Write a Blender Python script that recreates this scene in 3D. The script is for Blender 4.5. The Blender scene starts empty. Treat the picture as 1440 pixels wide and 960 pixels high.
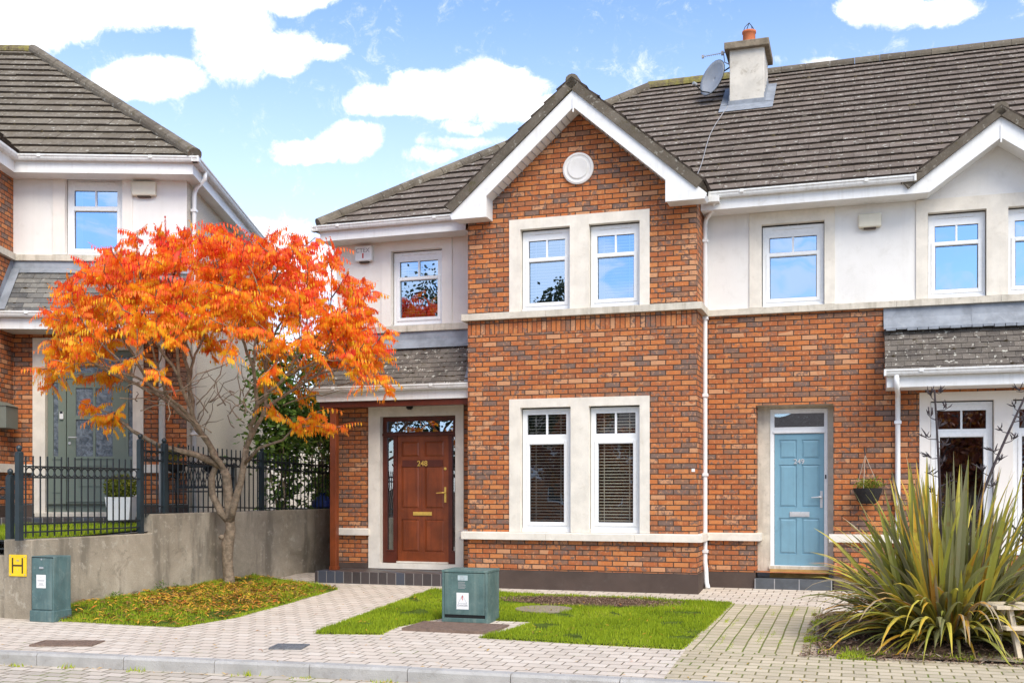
import bpy, bmesh, math, random
import numpy as np
from mathutils import Vector, Matrix, noise as mnoise
R = random.Random(11)
SC = bpy.context.scene
C = SC.collection
rad = math.radians

# ------------------------------------------------------------------ site frame
TH = rad(18.0)                                   # the terrace is turned 18 degrees from the street camera
UX = Vector((math.cos(TH), -math.sin(TH), 0))    # along the facade
VX = Vector((math.sin(TH), math.cos(TH), 0))     # into the plot
P0 = Vector((2.6541, 15.2, 0))                   # foot of the right corner of the brick gable bay
def W(u, v, z=0.0):
    return P0 + UX * u + VX * v + Vector((0, 0, z))
def G(u, v):                                     # lie of the ground, falling to the street
    return 0.02 * v if v <= 0 else 0.06 * min(v, 0.9)

# ------------------------------------------------------------------ object helpers
def thing(name, label, cat, loc=(0, 0, 0), rotz=0.0, group=None):
    o = bpy.data.objects.new(name, None); C.objects.link(o)
    o.location = loc; o.rotation_euler = (0, 0, rotz)
    o['label'] = label; o['category'] = cat
    if group: o['group'] = group
    return o
def tag(o, label=None, cat=None, group=None, kind=None):
    if label: o['label'] = label
    if cat: o['category'] = cat
    if group: o['group'] = group
    if kind: o['kind'] = kind
    return o

class MB:
    """collects faces, builds ONE mesh object"""
    def __init__(s, off=(0, 0, 0)):
        s.v = []; s.f = []; s.val = []; s.off = Vector(off); s.cur = 0.5
    def add(s, pts, faces, val=None):
        b = len(s.v); s.v += [tuple(p) for p in pts]
        for f in faces:
            s.f.append(tuple(b + i for i in f)); s.val.append(s.cur if val is None else val)
    def quad(s, a, b, c, d, val=None): s.add((a, b, c, d), ((0, 1, 2, 3),), val)
    def box(s, x0, x1, y0, y1, z0, z1, val=None):
        p = [(x, y, z) for z in (z0, z1) for y in (y0, y1) for x in (x0, x1)]
        s.add(p, ((0, 2, 3, 1), (4, 5, 7, 6), (0, 1, 5, 4), (2, 6, 7, 3), (0, 4, 6, 2), (1, 3, 7, 5)), val)
    def obox(s, c, ax, ay, az, hx, hy, hz, val=None):
        c = Vector(c); p = []
        for k in (-1, 1):
            for j in (-1, 1):
                for i in (-1, 1): p.append(c + ax * hx * i + ay * hy * j + az * hz * k)
        s.add(p, ((0, 2, 3, 1), (4, 5, 7, 6), (0, 1, 5, 4), (2, 6, 7, 3), (0, 4, 6, 2), (1, 3, 7, 5)), val)
    def prism(s, poly, d0, d1, axis='y', val=None):
        """extrude a 2D polygon: axis y -> poly is (x,z); axis x -> (y,z); axis z -> (x,y)"""
        n = len(poly)
        def P(q, d):
            return {'y': (q[0], d, q[1]), 'x': (d, q[0], q[1]), 'z': (q[0], q[1], d)}[axis]
        pts = [P(q, d0) for q in poly] + [P(q, d1) for q in poly]
        fs = [tuple(range(n))[::-1], tuple(range(n, 2 * n))]
        for i in range(n): fs.append((i, (i + 1) % n, n + (i + 1) % n, n + i))
        s.add(pts, fs, val)
    def tube(s, pts, rr, seg=8, cap=True, val=None):
        pts = [Vector(p) for p in pts]; n = len(pts)
        if not hasattr(rr, '__len__'): rr = [rr] * n
        rings = []; up = Vector((0, 0, 1)); prev = None
        for i, p in enumerate(pts):
            t = (pts[min(i + 1, n - 1)] - pts[max(i - 1, 0)])
            if t.length < 1e-9: t = Vector((0, 0, 1))
            t.normalize()
            if prev is None:
                a = t.cross(Vector((0.3, 1, 0.1))) if abs(t.z) > .9 else t.cross(up)
            else:
                a = prev - t * prev.dot(t)
                if a.length < 1e-6: a = t.cross(Vector((1, .2, .3)))
            a.normalize(); prev = a; b = t.cross(a)
            rings.append([p + (a * math.cos(2 * math.pi * k / seg) + b * math.sin(2 * math.pi * k / seg)) * rr[i] for k in range(seg)])
        P = [q for r in rings for q in r]; F = []
        for i in range(n - 1):
            for k in range(seg):
                k2 = (k + 1) % seg
                F.append((i * seg + k, i * seg + k2, (i + 1) * seg + k2, (i + 1) * seg + k))
        if cap:
            F.append(tuple(range(seg))[::-1]); F.append(tuple((n - 1) * seg + k for k in range(seg)))
        s.add(P, F, val)
    def lathe(s, c, prof, seg=20, axis='z', val=None):
        c = Vector(c); P = []; F = []
        for r, h in prof:
            for k in range(seg):
                a = 2 * math.pi * k / seg
                if axis == 'z': P.append(c + Vector((r * math.cos(a), r * math.sin(a), h)))
                else: P.append(c + Vector((r * math.cos(a), h, r * math.sin(a))))
        n = len(prof)
        for i in range(n - 1):
            for k in range(seg):
                k2 = (k + 1) % seg
                F.append((i * seg + k, i * seg + k2, (i + 1) * seg + k2, (i + 1) * seg + k))
        F.append(tuple(range(seg))[::-1]); F.append(tuple((n - 1) * seg + k for k in range(seg)))
        s.add(P, F, val)
    def panel(s, x0, x1, z0, z1, holes, y, depth):
        """wall face in plane y with rectangular holes; reveals run back by depth"""
        xs = sorted({x0, x1, *[min(max(h[i], x0), x1) for h in holes for i in (0, 1)]})
        zs = sorted({z0, z1, *[min(max(h[i], z0), z1) for h in holes for i in (2, 3)]})
        for i in range(len(xs) - 1):
            for j in range(len(zs) - 1):
                cx, cz = (xs[i] + xs[i + 1]) / 2, (zs[j] + zs[j + 1]) / 2
                if any(h[0] < cx < h[1] and h[2] < cz < h[3] for h in holes): continue
                s.quad((xs[i], y, zs[j]), (xs[i + 1], y, zs[j]), (xs[i + 1], y, zs[j + 1]), (xs[i], y, zs[j + 1]))
        for a, b, c, d in holes:
            e = y + depth
            s.quad((a, y, c), (a, e, c), (a, e, d), (a, y, d)); s.quad((b, y, c), (b, y, d), (b, e, d), (b, e, c))
            s.quad((a, y, d), (b, y, d), (b, e, d), (a, e, d)); s.quad((a, y, c), (a, e, c), (b, e, c), (b, y, c))
    def build(s, name, m, parent=None, bevel=0.0, smooth=False, loc=None, rotz=0.0, fixn=True):
        me = bpy.data.meshes.new(name)
        off = s.off
        me.from_pydata([(p[0] - off.x, p[1] - off.y, p[2] - off.z) for p in s.v], [], s.f)
        if fixn and len(s.f) < 60000:
            bm = bmesh.new(); bm.from_mesh(me)
            lay = bm.faces.layers.float.new('rnd')
            for f, v in zip(bm.faces, s.val): f[lay] = v
            bmesh.ops.recalc_face_normals(bm, faces=bm.faces)
            bm.to_mesh(me); bm.free()
        else:
            at = me.attributes.new('rnd', 'FLOAT', 'FACE'); at.data.foreach_set('value', s.val)
        if m: me.materials.append(m)
        if smooth: me.polygons.foreach_set('use_smooth', [True] * len(me.polygons))
        me.update()
        o = bpy.data.objects.new(name, me); C.objects.link(o)
        if parent: o.parent = parent
        if loc is not None: o.location = loc; o.rotation_euler = (0, 0, rotz)
        if bevel:
            b = o.modifiers.new('b', 'BEVEL'); b.width = bevel; b.segments = 2; b.limit_method = 'ANGLE'; b.angle_limit = rad(40)
        return o

# ------------------------------------------------------------------ node helper
class NT:
    def __init__(s, nt): s.t = nt; s.nd = nt.nodes; s.lk = nt.links
    def n(s, typ, ins=None, **kw):
        nd = s.nd.new(typ)
        for k, v in kw.items(): setattr(nd, k, v)
        if ins:
            for k, v in ins.items(): s.put(nd.inputs[k], v)
        return nd
    def put(s, sock, v):
        if isinstance(v, bpy.types.NodeSocket): s.lk.new(v, sock)
        else:
            if isinstance(v, (tuple, list)) and len(v) == 3 and sock.type == 'RGBA': v = (*v, 1)
            sock.default_value = v
    def m(s, op, a, b=None, c=None, clamp=False):
        nd = s.nd.new('ShaderNodeMath'); nd.operation = op; nd.use_clamp = clamp
        for i, x in enumerate((a, b, c)):
            if x is not None: s.put(nd.inputs[i], x)
        return nd.outputs[0]
    def mix(s, f, a, b, mode='MIX'):
        nd = s.nd.new('ShaderNodeMix'); nd.data_type = 'RGBA'; nd.blend_type = mode; nd.clamp_factor = True
        s.put(nd.inputs[0], f); s.put(nd.inputs[6], a); s.put(nd.inputs[7], b)
        return nd.outputs[2]
    def ramp(s, f, stops, interp='LINEAR'):
        nd = s.nd.new('ShaderNodeValToRGB'); cr = nd.color_ramp; cr.interpolation = interp
        while len(cr.elements) < len(stops): cr.elements.new(0.5)
        for e, (p, c) in zip(cr.elements, stops):
            e.position = p; e.color = (*c, 1) if len(c) == 3 else c
        s.put(nd.inputs[0], f); return nd.outputs[0]
    def noise(s, vec, scale, detail=3, rough=.55, dist=0.0):
        nd = s.n('ShaderNodeTexNoise', {'Scale': scale, 'Detail': detail, 'Roughness': rough, 'Distortion': dist})
        if vec is not None: s.lk.new(vec, nd.inputs['Vector'])
        return nd.outputs[0]
    def mr(s, v, a, b, c=0.0, d=1.0, smooth=True):
        nd = s.nd.new('ShaderNodeMapRange'); nd.interpolation_type = 'SMOOTHSTEP' if smooth else 'LINEAR'
        s.put(nd.inputs[0], v)
        for i, x in enumerate((a, b, c, d)): s.put(nd.inputs[i + 1], x)
        return nd.outputs[0]
    def xyz(s, x, y, z):
        nd = s.nd.new('ShaderNodeCombineXYZ')
        for i, q in enumerate((x, y, z)): s.put(nd.inputs[i], q)
        return nd.outputs[0]
    def sep(s, v):
        nd = s.nd.new('ShaderNodeSeparateXYZ'); s.lk.new(v, nd.inputs[0]); return nd.outputs

def newmat(name):
    m = bpy.data.materials.new(name); m.use_nodes = True; m.node_tree.nodes.clear()
    t = NT(m.node_tree)
    out = t.n('ShaderNodeOutputMaterial'); bs = t.n('ShaderNodeBsdfPrincipled')
    t.lk.new(bs.outputs[0], out.inputs[0])
    return m, t, bs, out
def fin(t, bs, col, rough=.7, h=None, dist=.01, strength=1.0, spec=.3, metal=0.0):
    t.put(bs.inputs['Base Color'], col); t.put(bs.inputs['Roughness'], rough)
    bs.inputs['Specular IOR Level'].default_value = spec; bs.inputs['Metallic'].default_value = metal
    if h is not None:
        b = t.n('ShaderNodeBump', {'Height': h, 'Distance': dist, 'Strength': strength}); t.lk.new(b.outputs[0], bs.inputs['Normal'])
def objco(t): return t.n('ShaderNodeTexCoord').outputs['Object']
def geopos(t): return t.n('ShaderNodeNewGeometry').outputs['Position']

def plain(name, col, rough=.5, var=.12, scale=3.0, bump=0.0, bscale=60, spec=.4, metal=0.0, dirt=None, dirtk=.0, streak=0.0, sscale=9.0):
    """a paint or plaster with soft uneven tone and a fine grain"""
    m, t, bs, _ = newmat(name); co = objco(t)
    n1 = t.noise(co, scale, 5, .6)
    c = t.mix(t.mr(n1, .3, .7), tuple(x * (1 - var) for x in col), tuple(min(1, x * (1 + var * .6)) for x in col))
    if dirt:
        n2 = t.noise(co, scale * 2.3, 6, .7, .6)
        c = t.mix(t.m('MULTIPLY', t.mr(n2, .52, .75), dirtk), c, dirt)
    if streak:      # rain streaks and grain running down the face
        x, y, z = t.sep(co); sv = t.xyz(t.m('MULTIPLY', x, sscale), t.m('MULTIPLY', y, sscale), t.m('MULTIPLY', z, sscale * .06))
        c = t.mix(t.m('MULTIPLY', t.m('MULTIPLY', t.mr(t.noise(sv, 1.0, 6, .7), .46, .68), t.mr(t.noise(co, .8, 3), .35, .65, .3, 1)), streak), c, dirt or tuple(q * .5 for q in col))
    h = t.noise(co, bscale, 3, .6) if bump else None
    rr = t.m('ADD', rough, t.m('MULTIPLY', t.m('SUBTRACT', t.noise(co, 11, 4, .7), .5), .25), clamp=True)
    fin(t, bs, c, rr, h, bump, 1.0, spec, metal)
    return m

def cells(t, h, z, w, hh, mort, stagger=.5, wob=None):
    """running-bond cells: returns id vector, joint mask (1 on the face), distance to the joint"""
    row = t.m('FLOOR', t.m('DIVIDE', z, hh))
    fz = t.m('SUBTRACT', t.m('DIVIDE', z, hh), row)
    sh = t.m('MULTIPLY', t.m('MODULO', t.m('ADD', row, 1000.0), 2.0), stagger)
    hx = t.m('ADD', t.m('DIVIDE', h, w), sh)
    ix = t.m('FLOOR', hx); fx = t.m('SUBTRACT', hx, ix)
    dx = t.m('MULTIPLY', t.m('MINIMUM', fx, t.m('SUBTRACT', 1.0, fx)), w)
    dz = t.m('MULTIPLY', t.m('MINIMUM', fz, t.m('SUBTRACT', 1.0, fz)), hh)
    d = t.m('MINIMUM', dx, dz)
    if wob is not None: d = t.m('ADD', d, wob)
    mask = t.mr(d, mort * .35, mort * .75)
    return t.xyz(ix, row, 0.0), mask, d, row
def white(t, vec):
    nd = t.n('ShaderNodeTexWhiteNoise', noise_dimensions='3D'); t.lk.new(vec, nd.inputs[0]); return nd.outputs

def brickmat(name, soldier=False):
    m, t, bs, _ = newmat(name); co = objco(t); x, y, z = t.sep(co)
    h = t.m('ADD', x, y)
    wob = t.m('MULTIPLY', t.m('SUBTRACT', t.noise(co, 40, 2), .5), .004)
    if soldier: idv, mask, d, row = cells(t, t.m('ADD', z, .02), h, .225, .075, .010, 0.0, wob)
    else: idv, mask, d, row = cells(t, h, z, .225, .075, .0125, .5, wob)
    wn = white(t, idv)
    # clusters: whole areas lean to grey or to orange
    area = t.noise(co, .9, 3, .6)
    sel = t.m('ADD', wn[0], t.m('MULTIPLY', t.m('SUBTRACT', area, .5), .40))
    PAL = [(0, (.180, .125, .100)), (.07, (.26, .140, .085)), (.14, (.36, .130, .054)), (.25, (.45, .142, .046)),
           (.40, (.53, .172, .050)), (.58, (.56, .212, .070)), (.72, (.42, .128, .044)), (.90, (.58, .29, .145))]
    base = t.ramp(sel, PAL, 'CONSTANT')
    # every brick carries its own flash marks: burnt grey-brown, tan and pink patches inside one brick
    own = t.n('ShaderNodeVectorMath', {0: co}, operation='ADD'); sc_ = t.n('ShaderNodeVectorMath', {0: wn[1]}, operation='SCALE'); sc_.inputs[3].default_value = 30.0
    t.lk.new(sc_.outputs[0], own.inputs[1])
    q1 = t.noise(own.outputs[0], 13, 4, .7); q2 = t.noise(own.outputs[0], 24, 4, .75)
    burnt = t.m('MULTIPLY', t.mr(q1, .47, .58), t.mr(t.m('FRACT', t.m('MULTIPLY', wn[0], 7.31)), .35, .75, .12, 1.0))
    c = t.mix(burnt, base, t.mix(q2, (.135, .085, .066), (.26, .16, .115)))
    c = t.mix(t.m('MULTIPLY', t.mr(q2, .54, .64), .6), c, (.66, .31, .14))
    c = t.mix(t.m('MULTIPLY', t.mr(q1, .44, .36), .45), c, (.40, .105, .035))
    fine = t.noise(co, 260, 2, .6)
    c = t.mix(t.m('MULTIPLY', t.mr(fine, .35, .65), .2), c, (.25, .08, .04))
    mc = t.mix(t.noise(co, 14, 3), (.040, .024, .017), (.105, .068, .048))
    c = t.mix(mask, mc, c)
    hh = t.m('ADD', t.m('MULTIPLY', mask, 1.0), t.m('MULTIPLY', fine, .25))
    hh = t.m('ADD', hh, t.m('MULTIPLY', wn[0], .3))
    fin(t, bs, c, .85, hh, .006, 1.0, .25)
    return m

def pavemat(name, w, hh, pal, joint, moss=0.0, along='x', stain=.25, jw=.008, bev=.5):
    m, t, bs, _ = newmat(name); co = objco(t); x, y, z = t.sep(co)
    warp = t.n('ShaderNodeTexNoise', {'Scale': 1.3, 'Detail': 2}); t.lk.new(co, warp.inputs['Vector'])
    wx, wy, wz = t.sep(warp.outputs['Color'])
    x = t.m('ADD', x, t.m('MULTIPLY', t.m('SUBTRACT', wx, .5), .03)); y = t.m('ADD', y, t.m('MULTIPLY', t.m('SUBTRACT', wy, .5), .03))
    wob = t.m('MULTIPLY', t.m('SUBTRACT', t.noise(co, 30, 2), .5), .006)
    a, b = (x, y) if along == 'x' else (y, x)
    idv, mask, d, row = cells(t, a, b, w, hh, jw, .5, wob)
    wn = white(t, idv)
    c = t.ramp(wn[0], [(i / len(pal), p) for i, p in enumerate(pal)], 'CONSTANT')
    n1 = t.noise(co, 1.1, 5, .6); n2 = t.noise(co, 130, 3, .7); n3 = t.noise(co, 6, 4, .6)
    c = t.mix(t.m('MULTIPLY', t.mr(n1, .4, .7), stain), c, tuple(q * .55 for q in pal[0]))
    c = t.mix(t.m('MULTIPLY', t.mr(n2, .4, .7), .22), c, (.62, .58, .52))
    c = t.mix(t.m('MULTIPLY', t.mr(n3, .55, .75), .25), c, (.20, .17, .13))
    j = joint
    if moss:
        mo = t.mr(t.noise(co, 2.2, 4, .65), .62 - moss * .3, .72 - moss * .2)
        col = t.mix(t.noise(co, 60, 2), (.09, .13, .02), (.22, .24, .05))
        j = t.mix(mo, joint, col)
        big = t.m('MULTIPLY', mo, t.mr(d, .012, .004))
        c = t.mix(t.m('MULTIPLY', big, t.mr(t.noise(co, 90, 2), .35, .6)), c, col)
    c = t.mix(mask, j, c)
    pill = t.mr(d, 0.0, .014)
    h = t.m('ADD', pill, t.m('ADD', t.m('MULTIPLY', n2, .25), t.m('MULTIPLY', wn[0], .5)))
    fin(t, bs, c, .88, h, .008, bev, .25)
    return m

def tilemat(name, c0, c1, lich=.5, moss=.3):
    m, t, bs, _ = newmat(name); co = objco(t)
    rn = t.n('ShaderNodeAttribute', attribute_name='rnd').outputs['Fac']
    c = t.mix(rn, c0, c1)
    n1 = t.noise(co, 4.5, 5, .65); c = t.mix(t.m('MULTIPLY', t.mr(n1, .45, .7), .5), c, tuple(q * .55 for q in c0))
    n4 = t.noise(co, 2.2, 4, .6); c = t.mix(t.m('MULTIPLY', t.mr(n4, .5, .72), .35), c, (.24, .21, .17))
    n2 = t.noise(co, 15, 3, .6); c = t.mix(t.m('MULTIPLY', t.mr(n2, .62, .66), lich), c, (.52, .50, .43)); n5 = t.noise(co, 45, 3, .7); c = t.mix(t.m('MULTIPLY', t.mr(n5, .55, .7), .35), c, (.30, .27, .22))
    n3 = t.noise(co, 7, 6, .75); c = t.mix(t.m('MULTIPLY', t.mr(n3, .56, .68), moss), c, (.085, .070, .030))
    fin(t, bs, c, .9, t.noise(co, 70, 3, .7), .006, 1, .2)
    return m

# ------------------------------------------------------------------ materials
M = {}
M['brick'] = brickmat('brick'); M['soldier'] = brickmat('brick_soldier', True)
M['render'] = plain('white_render', (.79, .765, .725), .85, .05, 1.2, .004, 220, .2, dirt=(.52, .49, .43), dirtk=.3, streak=.14)
M['render_cream'] = plain('cream_render', (.80, .745, .68), .85, .05, 1.2, .004, 220, .2, dirt=(.58, .53, .45), dirtk=.25, streak=.12)
M['dash'] = plain('pebble_dash', (.72, .64, .52), .95, .22, 45, .02, 55, .2, dirt=(.32, .28, .22), dirtk=.35)
M['stone'] = plain('cast_stone', (.74, .685, .595), .85, .10, 4, .003, 120, .2, dirt=(.50, .43, .33), dirtk=.3, streak=.18)
M['sill'] = plain('weathered_sill', (.61, .555, .46), .88, .14, 6, .004, 120, .2, dirt=(.27, .235, .17), dirtk=.5, streak=.5)
M['upvc'] = plain('white_upvc', (.80, .80, .79), .28, .02, 2, 0, 60, .5, dirt=(.62, .60, .56), dirtk=.15)
M['fascia'] = plain('white_fascia', (.77, .765, .745), .42, .05, 3, 0, 60, .4, dirt=(.45, .41, .33), dirtk=.3, streak=.22, sscale=16)
M['gutter'] = plain('gutter_white', (.74, .735, .71), .38, .07, 5, 0, 60, .4, dirt=(.38, .35, .28), dirtk=.4, streak=.35, sscale=18)
M['plinth'] = plain('brown_plinth', (.078, .054, .043), .7, .15, 2.5, .003, 150, .3, dirt=(.12, .10, .085), dirtk=.35)
M['lead'] = plain('lead_flashing', (.24, .26, .29), .6, .25, 4, .004, 20, .4, dirt=(.35, .36, .37), dirtk=.5)
M['mahog'] = plain('mahogany', (.205, .045, .011), .34, .3, 2.5, .001, 60, .5, dirt=(.075, .014, .006), dirtk=.3, streak=.75, sscale=30)
M['mahog2'] = plain('mahogany_dark', (.095, .018, .008), .36, .3, 2.5, 0, 60, .5, streak=.6, sscale=30)
M['brass'] = plain('brass', (.70, .46, .10), .35, .1, 20, 0, 60, .5, .35)
M['chrome'] = plain('chrome', (.60, .60, .60), .3, .08, 20, 0, 60, .5, .3)
M['blue'] = plain('blue_door_paint', (.185, .350, .440), .42, .08, 2, .0006, 90, .4, dirt=(.13, .22, .27), dirtk=.4, streak=.25, sscale=14)
M['sage'] = plain('sage_door_paint', (.170, .205, .165), .45, .06, 2, 0, 60, .4)
M['black'] = plain('black', (.012, .012, .013), .5, .2, 5)
M['darkgap'] = plain('dark_gap', (.008, .008, .008), .9, .1, 5)
M['blacktile'] = None
M['iron'] = plain('railing_paint', (.013, .018, .020), .38, .25, 6, 0, 60, .5, dirt=(.10, .09, .07), dirtk=.15)
M['ironpost'] = plain('railing_post_paint', (.015, .026, .031), .36, .2, 4, 0, 60, .5, dirt=(.12, .11, .09), dirtk=.15)
M['box'] = plain('cabinet_green', (.088, .150, .138), .55, .22, 5, .002, 90, .35, dirt=(.20, .25, .215), dirtk=.6, streak=.6, sscale=12)
M['box2'] = plain('cabinet_green_b', (.080, .140, .138), .55, .22, 5, .002, 90, .35, dirt=(.20, .25, .225), dirtk=.6, streak=.6, sscale=12)
M['label'] = plain('label_white', (.78, .78, .76), .5, .04, 9)
M['label2'] = plain('label_grey', (.42, .50, .50), .5, .2, 40)
M['ink'] = plain('ink', (.10, .09, .09), .6, .1, 9)
M['inkgrey'] = plain('ink_grey', (.34, .33, .33), .6, .1, 9)
M['inkred'] = plain('ink_red', (.55, .06, .05), .6, .1, 9)
M['yellow'] = plain('sign_yellow', (.86, .56, .015), .4, .06, 6)
M['signink'] = plain('sign_ink', (.05, .03, .01), .5, .1, 9)
M['terra'] = plain('terracotta', (.52, .155, .065), .8, .15, 9, .003, 60, .3, dirt=(.30, .12, .06), dirtk=.4)
M['chim'] = plain('chimney_render', (.62, .575, .50), .9, .14, 3, .005, 120, .2, dirt=(.30, .25, .18), dirtk=.65)
M['cap'] = plain('chimney_cap', (.24, .195, .14), .95, .3, 8, .008, 60, .2, dirt=(.07, .055, .035), dirtk=.6)
M['dish'] = plain('dish_grey', (.34, .35, .36), .45, .12, 6, 0, 60, .4)
M['vent'] = plain('vent_cream', (.70, .65, .52), .6, .05, 5)
M['mailbox'] = plain('mailbox_grey', (.145, .155, .130), .5, .1, 5)
M['wood'] = plain('pale_wood', (.60, .50, .36), .7, .14, 12, .002, 120, .3)
M['step_y'] = plain('yellow_stone', (.44, .27, .085), .7, .25, 7, .003, 60)
M['step_g'] = plain('grey_step_tile', (.085, .092, .10), .5, .2, 6)
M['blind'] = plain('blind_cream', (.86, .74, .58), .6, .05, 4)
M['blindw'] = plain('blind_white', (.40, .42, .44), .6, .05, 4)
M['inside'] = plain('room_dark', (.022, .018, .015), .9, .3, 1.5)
M['insidew'] = plain('room_grey', (.09, .085, .08), .9, .2, 1.5)
M['kerb'] = plain('kerb_concrete', (.40, .385, .36), .88, .16, 4, .005, 90, .2, dirt=(.22, .20, .17), dirtk=.55)
M['iron_cover'] = plain('iron_cover', (.21, .145, .11), .8, .25, 14, .01, 90, .3, dirt=(.20, .12, .08), dirtk=.6)
M['iron_cover_g'] = plain('grey_cover', (.16, .165, .175), .7, .25, 14, .01, 90, .3)
M['concrete_disc'] = plain('concrete_disc', (.27, .225, .165), .9, .15, 6, .005, 90, .2)
M['white_plastic'] = plain('white_plastic', (.74, .74, .73), .45, .04, 5)
M['soil'] = plain('soil', (.115, .078, .050), .95, .4, 14, .02, 40, .1, dirt=(.14, .095, .06), dirtk=.6)
M['basket'] = plain('basket_black', (.018, .016, .016), .8, .2, 20, .01, 60)
M['string'] = plain('string', (.42, .36, .28), .8, .1, 20)
M['bluebag'] = plain('blue_bag', (.02, .045, .20), .5, .2, 8, .01, 12)

def tiled_step():
    m, t, bs, _ = newmat('black_step_tiles'); co = objco(t); x, y, z = t.sep(co)
    idv, mask, d, row = cells(t, t.m('ADD', x, y), z, .152, 10.0, .010, 0.0)
    wn = white(t, idv)
    c = t.mix(wn[0], (.028, .022, .022), (.075, .060, .058))
    c = t.mix(t.mr(wn[0], .72, .78), c, (.045, .055, .075))
    c = t.mix(t.m('MULTIPLY', t.noise(co, 25, 4), .3), c, (.12, .10, .09))
    c = t.mix(mask, (.24, .22, .20), c)
    fin(t, bs, c, t.m('ADD', .3, t.m('MULTIPLY', t.noise(co, 9, 3), .3)), mask, .002, 1, .45)
    return m
M['blacktile'] = tiled_step()

def wallconc():
    m, t, bs, _ = newmat('garden_wall_concrete'); co = objco(t); x, y, z = t.sep(co)
    n1 = t.noise(co, 1.1, 6, .62, .4)
    c = t.ramp(n1, [(.28, (.19, .155, .11)), (.45, (.30, .255, .19)), (.58, (.38, .325, .245)), (.75, (.48, .415, .32))])
    st = t.noise(t.xyz(t.m('MULTIPLY', x, 2.4), t.m('MULTIPLY', y, 2.4), t.m('MULTIPLY', z, .45)), 1.6, 5, .6)
    c = t.mix(t.m('MULTIPLY', t.mr(st, .48, .66), .7), c, (.15, .13, .10))
    c = t.mix(t.m('MULTIPLY', t.mr(t.noise(co, 7, 5, .75), .54, .64), .5), c, (.50, .45, .36)); c = t.mix(t.m('MULTIPLY', t.mr(t.noise(co, 3.1, 6, .8, .8), .55, .66), .5), c, (.17, .145, .105))
    g = t.noise(co, 55, 4, .65)
    c = t.mix(t.m('MULTIPLY', t.mr(g, .4, .7), .25), c, (.14, .12, .09))
    fin(t, bs, c, .93, t.m('ADD', t.m('MULTIPLY', n1, 1.2), t.m('MULTIPLY', g, .35)), .012, 1, .15)
    return m
M['conc'] = wallconc()

M['tile'] = tilemat('roof_tile', (.140, .110, .088), (.195, .155, .127), .9, .6)
M['tile_l'] = tilemat('roof_tile_left', (.145, .120, .090), (.195, .165, .126), .7, .7)
M['plain_tile'] = tilemat('small_roof_tile', (.098, .084, .073), (.165, .142, .120), .8, .4)
M['slate'] = tilemat('slate', (.10, .10, .10), (.235, .225, .20), .35, .25)
M['tile_edge'] = plain('tile_edge', (.068, .053, .042), .95, .4, 9, .01, 60, .1, dirt=(.12, .10, .07), dirtk=.5)  # dark lip colour: shade under each course painted in, along with moss
M['ridge'] = tilemat('ridge_tile', (.115, .095, .072), (.185, .155, .115), .35, .7)
def mossy():
    m, t, bs, _ = newmat('mossy_ridge'); co = objco(t)
    c = t.ramp(t.noise(co, 7, 5, .7), [(.3, (.10, .075, .04)), (.48, (.19, .155, .09)), (.58, (.26, .23, .07)), (.7, (.30, .24, .09))])
    fin(t, bs, c, .95, t.noise(co, 50, 3, .7), .02, 1, .1); return m
M['mossy'] = mossy()
M['moss'] = tilemat('moss', (.030, .023, .014), (.085, .062, .030), .0, .3)

# paving laid on the plot: pinkish grey blocks, and the mossy ones of the right-hand drive
M['pave'] = pavemat('pavers_pale', .208, .172, [(.57, .49, .40), (.60, .52, .43), (.585, .50, .41), (.62, .545, .455), (.55, .475, .39)], (.25, .20, .15), .12, 'x', .16, .012, 1.0)
M['drive'] = pavemat('pavers_mossy', .205, .158, [(.46, .385, .26), (.50, .42, .29), (.43, .36, .245), (.53, .445, .31)], (.20, .17, .07), .85, 'y', .3, .014, .8)
M['drive2'] = pavemat('pavers_mossy_b', .205, .15, [(.46, .385, .26), (.50, .42, .29), (.43, .36, .245), (.53, .445, .31)], (.20, .17, .07), .45, 'x', .3, .012, .8)
M['road'] = pavemat('pavers_road', .225, .155, [(.46, .395, .31), (.51, .445, .36), (.42, .365, .295), (.54, .47, .39)], (.15, .12, .08), .6, 'x', .35, .014, .8)

def leafmat(name, stops, trans=.35, rough=.5, spots=None):
    m, t, bs, out = newmat(name)
    rn = t.n('ShaderNodeAttribute', attribute_name='rnd').outputs['Fac']
    c = t.ramp(rn, stops)
    if spots: c = t.mix(t.m('MULTIPLY', t.mr(t.noise(geopos(t), 9, 3, .6), .55, .72), .6), c, spots)
    fin(t, bs, c, rough, None, .01, 1, .3)
    tr = t.n('ShaderNodeBsdfTranslucent', {'Color': c}); mx = t.n('ShaderNodeMixShader', {0: trans})
    t.lk.new(bs.outputs[0], mx.inputs[1]); t.lk.new(tr.outputs[0], mx.inputs[2]); t.lk.new(mx.outputs[0], out.inputs[0])
    return m
M['sumac'] = leafmat('sumac_leaf', [(0, (.88, .60, .03)), (.20, (.93, .46, .02)), (.42, (.96, .30, .025)), (.64, (.97, .22, .04)), (.84, (.94, .12, .05)), (1, (.80, .05, .04))], .5, .5)
M['bark'] = plain('bark', (.27, .205, .14), .9, .4, 14, .02, 45, .2, dirt=(.46, .39, .28), dirtk=.55)
M['green'] = leafmat('shrub_leaf', [(0, (.04, .075, .015)), (.5, (.09, .17, .03)), (.85, (.18, .26, .045)), (1, (.32, .34, .06))], .3, .4)
M['box_leaf'] = leafmat('box_leaf', [(0, (.06, .085, .01)), (.5, (.16, .19, .02)), (1, (.30, .28, .03))], .25, .5)
M['far'] = leafmat('far_leaf', [(0, (.015, .026, .008)), (.5, (.035, .055, .014)), (1, (.08, .09, .02))], .2, .6)
M['farred'] = leafmat('far_red_leaf', [(0, (.10, .02, .01)), (.5, (.22, .05, .015)), (1, (.32, .12, .02))], .2, .6)
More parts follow.
